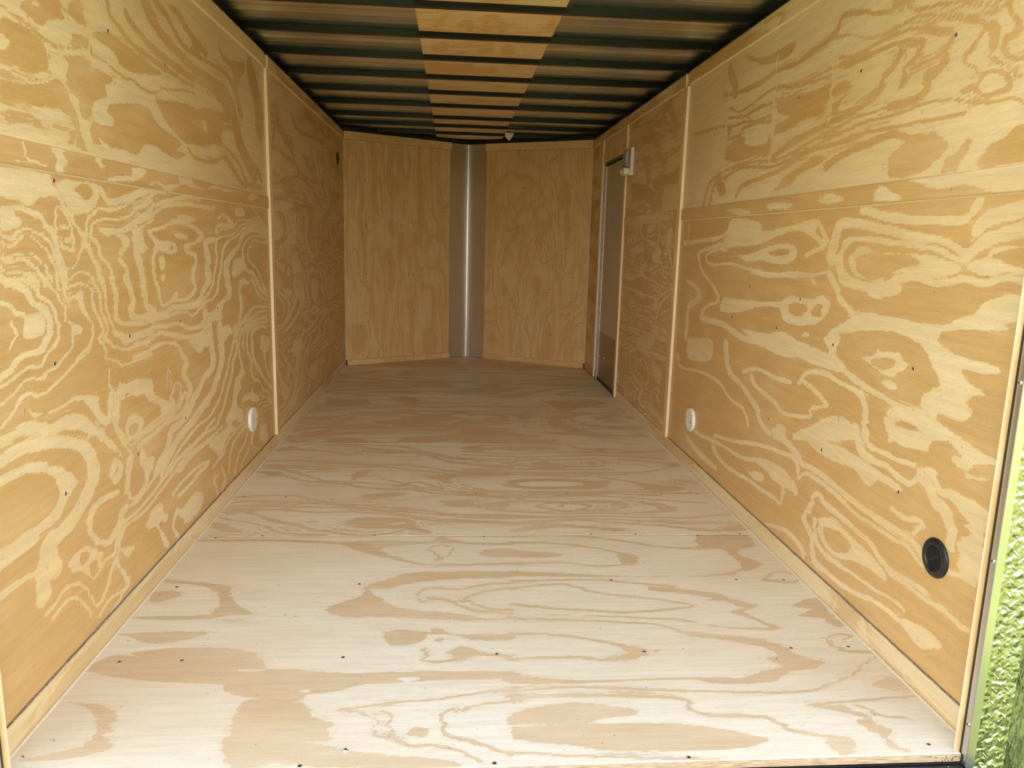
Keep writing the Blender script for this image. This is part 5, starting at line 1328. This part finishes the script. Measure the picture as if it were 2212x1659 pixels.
# ------------------------------------------------------------------ wall lamp beside the door
R = tag(empty('wall_lamp', (XW - 0.001, 3.53, 1.468)), 'cream plastic wall lamp with clear lens beside the top of the side door', 'lamp')
R.location = (XW - 0.0137, 3.60, 1.468)
def rbox(name, d0, d1, y0, y1, z0, z1, mat, bevel):
    bm = bmesh.new(); add_box(bm, -d1, -d0, y0, y1, z0, z1); bmesh.ops.recalc_face_normals(bm, faces=bm.faces)
    return finish(bm, name, mat, R, bevel=bevel)
R.location.x = XW
rbox('lamp_base', 0.0005, 0.022, -0.115, -0.010, 0.0, 0.170, M['cream_plastic'], 0.004)
bm = bmesh.new()   # ribbed lens, bowed outwards
prof = [(0.022, 0.046), (0.040, 0.046), (0.050, 0.060), (0.053, 0.090), (0.050, 0.140), (0.040, 0.160), (0.022, 0.164)]
add_prism(bm, [(-d_, -0.108, z) for d_, z in prof], (0, 0.092, 0)); bmesh.ops.recalc_face_normals(bm, faces=bm.faces)
finish(bm, 'lamp_lens', M['lens'], R, bevel=0.002)
rbox('switch_housing', 0.022, 0.062, -0.112, -0.014, 0.002, 0.044, M['cream_plastic'], 0.006)
bm = bmesh.new(); bmesh.ops.create_cone(bm, cap_ends=True, segments=16, radius1=0.008, radius2=0.006, depth=0.010, matrix=Matrix.Translation((-0.066, -0.06, 0.022)) @ Matrix.Rotation(math.pi / 2, 4, 'Y'))
finish(bm, 'switch_button', M['cream_plastic'], R)
bm = bmesh.new(); bmesh.ops.create_cone(bm, cap_ends=True, segments=16, radius1=0.012, radius2=0.012, depth=0.07, matrix=Matrix.Translation((-0.034, -0.060, 0.105)))
finish(bm, 'bulb', M['white_plastic'], R)

# ------------------------------------------------------------------ round covers and vents
def on_wall(o, s, y, z, spin=0.0):
    o.matrix_world = Matrix.Translation((s * XW, y, z)) @ Matrix.Rotation(-s * math.pi / 2, 4, 'Y') @ Matrix.Rotation(spin, 4, 'Z')
def cover(s, y, z, label, src=None):
    if src is None:
        o = finish(lathe([(0.0545, 0.0002), (0.0545, 0.0095), (0.0535, 0.0118), (0.051, 0.013), (0.0, 0.013)], 48), 'wiring_cover', M['white_plastic'])
        for p in o.data.polygons: p.use_smooth = abs(p.normal.z) < 0.9
        for a in (-1, 1): 
            q = put('screw', SCREW_DOME, (0.006 * a, 0.030 * a, 0.0128), (0, 0, 1), o, 'bright screw head')
    else:
        o = src.copy(); link(o)
        for ch in list(src.children):
            c = ch.copy(); c.parent = o; COL.objects.link(c)
    on_wall(o, s, y, z, 0.0)
    tag(o, label, 'cover plate', 'round white covers low on the side walls'); return o
c0 = cover(-1, 1.960, 0.245, 'round white plastic cover with two screws, low on the left plywood wall')
cover(1, 2.024, 0.244, 'round white plastic cover with two screws, low on the right plywood wall', c0)

def vent(s, y, z, label, spin):
    root = bpy.data.objects.new('round_vent', None); link(root)
    fl = finish(lathe([(0.0465, 0.0002), (0.0465, 0.0025), (0.045, 0.0048), (0.040, 0.0068), (0.0315, 0.0078), (0.0300, 0.0078), (0.0295, 0.0045), (0.0285, 0.0040), (0.0285, 0.0004)], 56), 'flange', M['black_plastic'], root)
    for p in fl.data.polygons: p.use_smooth = True
    bm = lathe([(0.0285, 0.0004), (0.0, 0.0005)], 32); finish(bm, 'vent_throat', M['hole'], root)
    for k in range(-5, 6):
        yy = k * 0.0050; w = math.sqrt(max(0.0, 0.0285 ** 2 - yy * yy))
        bm = bmesh.new(); add_box(bm, -w, w, yy - 0.0012, yy + 0.0012, 0.0008, 0.0052); bmesh.ops.recalc_face_normals(bm, faces=bm.faces)
        finish(bm, 'slat', M['black_plastic'], root)
    bm = bmesh.new(); add_box(bm, -0.0018, 0.0018, -0.020, 0.020, 0.0008, 0.0056); bmesh.ops.recalc_face_normals(bm, faces=bm.faces)
    finish(bm, 'cross_bar', M['black_plastic'], root)
    for a in (0.35, 0.35 + 2.09, 0.35 + 4.19):
        put('screw', VS, (0.0378 * math.cos(a), 0.0378 * math.sin(a), 0.0066), (0, 0, 1), root)
    on_wall(root, s, y, z, spin)
    return tag(root, label, 'vent', 'round black vents in the side walls')
VS = screw_mesh(0.0036, M['black_plastic'], True, True)
vent(1, 0.212, 0.348, 'round black slatted vent low on the right wall near the rear opening', 0.6)
vent(-1, 4.625, 1.618, 'round black vent high on the left wall by the front nose corner', 0.2)

# ------------------------------------------------------------------ small fitting hanging from the roof near the nose
R = tag(empty('hanging_light_cover', (0.302, 4.79, 1.872)), 'small off-white shield-shaped fitting with a wire loop hanging under the roof near the nose', 'fitting')
bm = bmesh.new()
out = [(-0.034, 0.0), (0.034, 0.0), (0.031, -0.018), (0.021, -0.036), (0.006, -0.055), (0.0, -0.062), (-0.008, -0.055), (-0.024, -0.040), (-0.033, -0.022)]
add_prism(bm, [(x, 0, z) for x, z in out], (0, 0.010, 0)); bmesh.ops.recalc_face_normals(bm, faces=bm.faces)
finish(bm, 'shield', M['cream_plastic'], R, bevel=0.003)
pts = smooth_line([(-0.045, -0.25, 0.020), (-0.015, -0.22, 0.012), (0.030, -0.19, 0.018), (0.055, -0.17, 0.010), (0.030, -0.14, 0.006), (0.002, -0.09, 0.012), (0.0, -0.002, 0.002)], 5)
bm = bmesh.new(); prev = None
for i, p in enumerate(pts):
    t = Vector(pts[min(i + 1, len(pts) - 1)] - pts[max(i - 1, 0)]).normalized(); a = t.cross(Vector((0, 0, 1))).normalized(); c = t.cross(a)
    cur = [bm.verts.new(Vector(p) + (a * math.cos(k * math.pi / 3) + c * math.sin(k * math.pi / 3)) * 0.0022) for k in range(6)]
    if prev:
        for k in range(6): bm.faces.new((prev[k], prev[(k + 1) % 6], cur[(k + 1) % 6], cur[k]))
    prev = cur
bmesh.ops.recalc_face_normals(bm, faces=bm.faces); finish(bm, 'wire_loop', M['sealant'], R, smooth=True)

# ------------------------------------------------------------------ rear frame, sill, tread plate
YJ0, YJ1, XJ = -0.0135, 0.0010, 0.962
for s, nm, XJ in ((1, 'right', 0.962), (-1, 'left', 0.972)):
    R = tag(empty('rear_door_jamb', (s * XJ, YJ0, 0)), 'aluminium rear door jamb with bright screws at the %s side of the opening' % nm, 'door jamb')
    def jb(name, x0, x1, y0, y1, z0, z1, mat, bevel=0.0):
        bm = bmesh.new(); a, b = sorted((s * (x0 - XJ), s * (x1 - XJ))); add_box(bm, a, b, y0 - YJ0, y1 - YJ0, z0, z1)
        bmesh.ops.recalc_face_normals(bm, faces=bm.faces); return finish(bm, name, mat, R, bevel=bevel)
    jb('inner_face', XJ, XJ + 0.0015, YJ0, YJ1, -0.0215, 2.02, M['jamb'])
    jb('flange', XJ + 0.0005, XJ + 0.0185, YJ0 - 0.0015, YJ0, -0.060, 2.02, M['flange'], 0.0005)
    jb('seal', XJ + 0.0006, XJ + 0.02, YJ1 - 0.0002, 0.0082, 0.001, 2.02, M['black_plastic'])
    for z in (0.0738, 0.4368, 0.80, 1.16, 1.52):
        put('screw', SCREW_DOME, (0.0, -0.0065 - YJ0, z), (-s, 0, 0), R, 'bright screw head')
    # ply board closing the gap between jamb and wall
    bm = bmesh.new(); a, b = sorted((s * (XJ - 0.009), s * 1.034)); add_box(bm, a, b, 0.010, 0.0145, 0.0005, 2.02); bmesh.ops.recalc_face_normals(bm, faces=bm.faces)
    for f in bm.faces:
        if abs(f.normal.x) > 0.5: f.material_index = 1
    tag(finish(bm, trim(), [M['wall_upright'], M['ply_edge']], bevel=0.0006), kind='structure')
    # tread plate
    bm = bmesh.new(); a, b = sorted((s * (XJ + 0.0186), s * 1.0475)); y = YJ0
    add_box(bm, a, b, y, y + 0.003, -0.42, 2.05)
    p_ = 0.0300; row = 0; z = -0.40
    rnd = random.Random(3)
    while z < 2.03:
        for cidx in range(-1, 4):
            for kind in (0, 1):
                cx_ = a + 0.006 + cidx * p_ + (p_ / 2 if kind else 0) - (row % 2) * 0.0; cz = z + (p_ / 2 if kind else 0)
                ang = (0.72 if kind == 0 else -0.80)
                L_, W_, H_ = 0.0112, 0.0026, 0.0013
                cth, sth = math.cos(ang), math.sin(ang)
                ends = [(L_, 0, 0), (L_ * .45, W_, 0), (-L_ * .45, W_, 0), (-L_, 0, 0), (-L_ * .45, -W_, 0), (L_ * .45, -W_, 0)]
                if cx_ - 0.009 < a or cx_ + 0.009 > b: continue
                base = [bm.verts.new((cx_ + e[0] * cth - e[1] * sth, y - 0.0001, cz + e[0] * sth + e[1] * cth)) for e in ends]
                t1 = bm.verts.new((cx_ + L_ * .5 * cth, y - H_, cz + L_ * .5 * sth)); t2 = bm.verts.new((cx_ - L_ * .5 * cth, y - H_, cz - L_ * .5 * sth))
                for f in ((base[0], base[1], t1), (base[1], base[2], t2, t1), (base[2], base[3], t2), (base[3], base[4], t2), (base[4], base[5], t1, t2), (base[5], base[0], t1)): bm.faces.new(f)
        z += p_; row += 1
    bmesh.ops.recalc_face_normals(bm, faces=bm.faces)
    o = finish(bm, 'tread_plate', M['tread']); tag(o, 'shiny diamond tread aluminium plate on the %s rear corner, outside the jamb' % nm, 'metal plate')
sill = box('rear_sill', -0.960, 0.960, -0.060, -0.0055, -0.110, -0.022, M['black_sill'], bevel=0.002)
tag(sill, 'black steel rear sill below the plywood floor edge, speckled with dust', 'door sill')
for s in (-1, 1):
    box('corner_block', min(s * 0.9605, s * 1.02), max(s * 0.9605, s * 1.02), -0.0052, 0.0085, -0.0215, 0.0005, M['black_sill'], sill, bevel=0.001)
    bm = bmesh.new(); rnd = random.Random(40 + s)          # frayed crumbs of wood along the cut edge
    for k in range(22):
        x = s * (0.957 - abs(rnd.gauss(0, 0.035))); y = -0.0055; z = rnd.uniform(-0.012, 0.0005); q = rnd.uniform(0.0003, 0.0008)
        add_box(bm, x - q, x + q, y - q, y + q, z - q, z + q)
    bmesh.ops.recalc_face_normals(bm, faces=bm.faces); tag(finish(bm, 'frayed_edge', M['hole'], sill), kind='stuff')
bm = bmesh.new(); rnd = random.Random(77)                  # dust specks on the black sill
for k in range(260):
    x = rnd.uniform(-1.0, 1.0); y = rnd.uniform(-0.055, -0.008); q = rnd.uniform(0.0004, 0.0012)
    add_box(bm, x - q, x + q * rnd.uniform(1, 3), y - q * 0.6, y + q * 0.6, -0.0221, -0.0214)
bmesh.ops.recalc_face_normals(bm, faces=bm.faces); tag(finish(bm, 'dust', M['cream_plastic'], sill), kind='stuff')
lip = box('sill_lip', -1.04, 1.04, -0.130, -0.0605, -0.110, -0.060, M['black_sill'], sill, bevel=0.002)
# loose bits on the floor
o = put('loose_screw', SCREW_DOME, (-0.3332, 0.0617, 0.0002), (0.25, -0.1, 1), None)
o.scale = (1.15, 1.15, 1.4); tag(o, 'shiny domed screw head lying on the floor near the rear edge', 'screw')
bm = bmesh.new(); add_prism(bm, [(-0.0045, -0.0006, 0), (0.0042, -0.0010, 0), (0.0046, 0.0007, 0), (-0.0040, 0.0009, 0)], (0, 0, 0.0012)); bmesh.ops.recalc_face_normals(bm, faces=bm.faces)
o = finish(bm, 'wood_splinter', M['dark_wood'], bevel=0.0002, loc=(-0.9712, 0.0694, 0.0001)); o.rotation_euler.z = -0.65
tag(o, 'tiny dark brown wood splinter on the floor in the near left corner', 'splinter')

# ------------------------------------------------------------------ outside
g = bmesh.new(); vs = [g.verts.new(p) for p in ((-40, -45, -0.45), (40, -45, -0.45), (40, 40, -0.45), (-40, 40, -0.45))]; g.faces.new(vs)
tag(finish(g, 'ground', M['ground']), kind='structure')
rnd = random.Random(12); bm = bmesh.new()
for k in range(9000):
    x = rnd.uniform(1.14, 2.7); y = rnd.uniform(-0.4, 2.2)
    h_ = rnd.uniform(0.06, 0.20) * (1 + 0.7 * math.sin(x * 9 + y * 5) * 0.4); a = rnd.uniform(0, 6.283); lean = rnd.uniform(0.02, 0.13); w_ = rnd.uniform(0.0012, 0.0032)
    dx, dy = math.cos(a), math.sin(a); prev = None
    for t in (0, 0.35, 0.7, 1.0):
        cx_, cy_, cz = x + dx * lean * t * t, y + dy * lean * t * t, -0.45 + h_ * (t - 0.15 * t * t); ww = w_ * (1 - t) + 0.0002
        cur = (bm.verts.new((cx_ - dy * ww, cy_ + dx * ww, cz)), bm.verts.new((cx_ + dy * ww, cy_ - dx * ww, cz)))
        if prev: bm.faces.new((prev[0], prev[1], cur[1], cur[0]))
        prev = cur
o = finish(bm, 'grass', M['blade']); tag(o, 'green grass growing beside the right rear corner of the trailer', 'grass', kind='stuff')
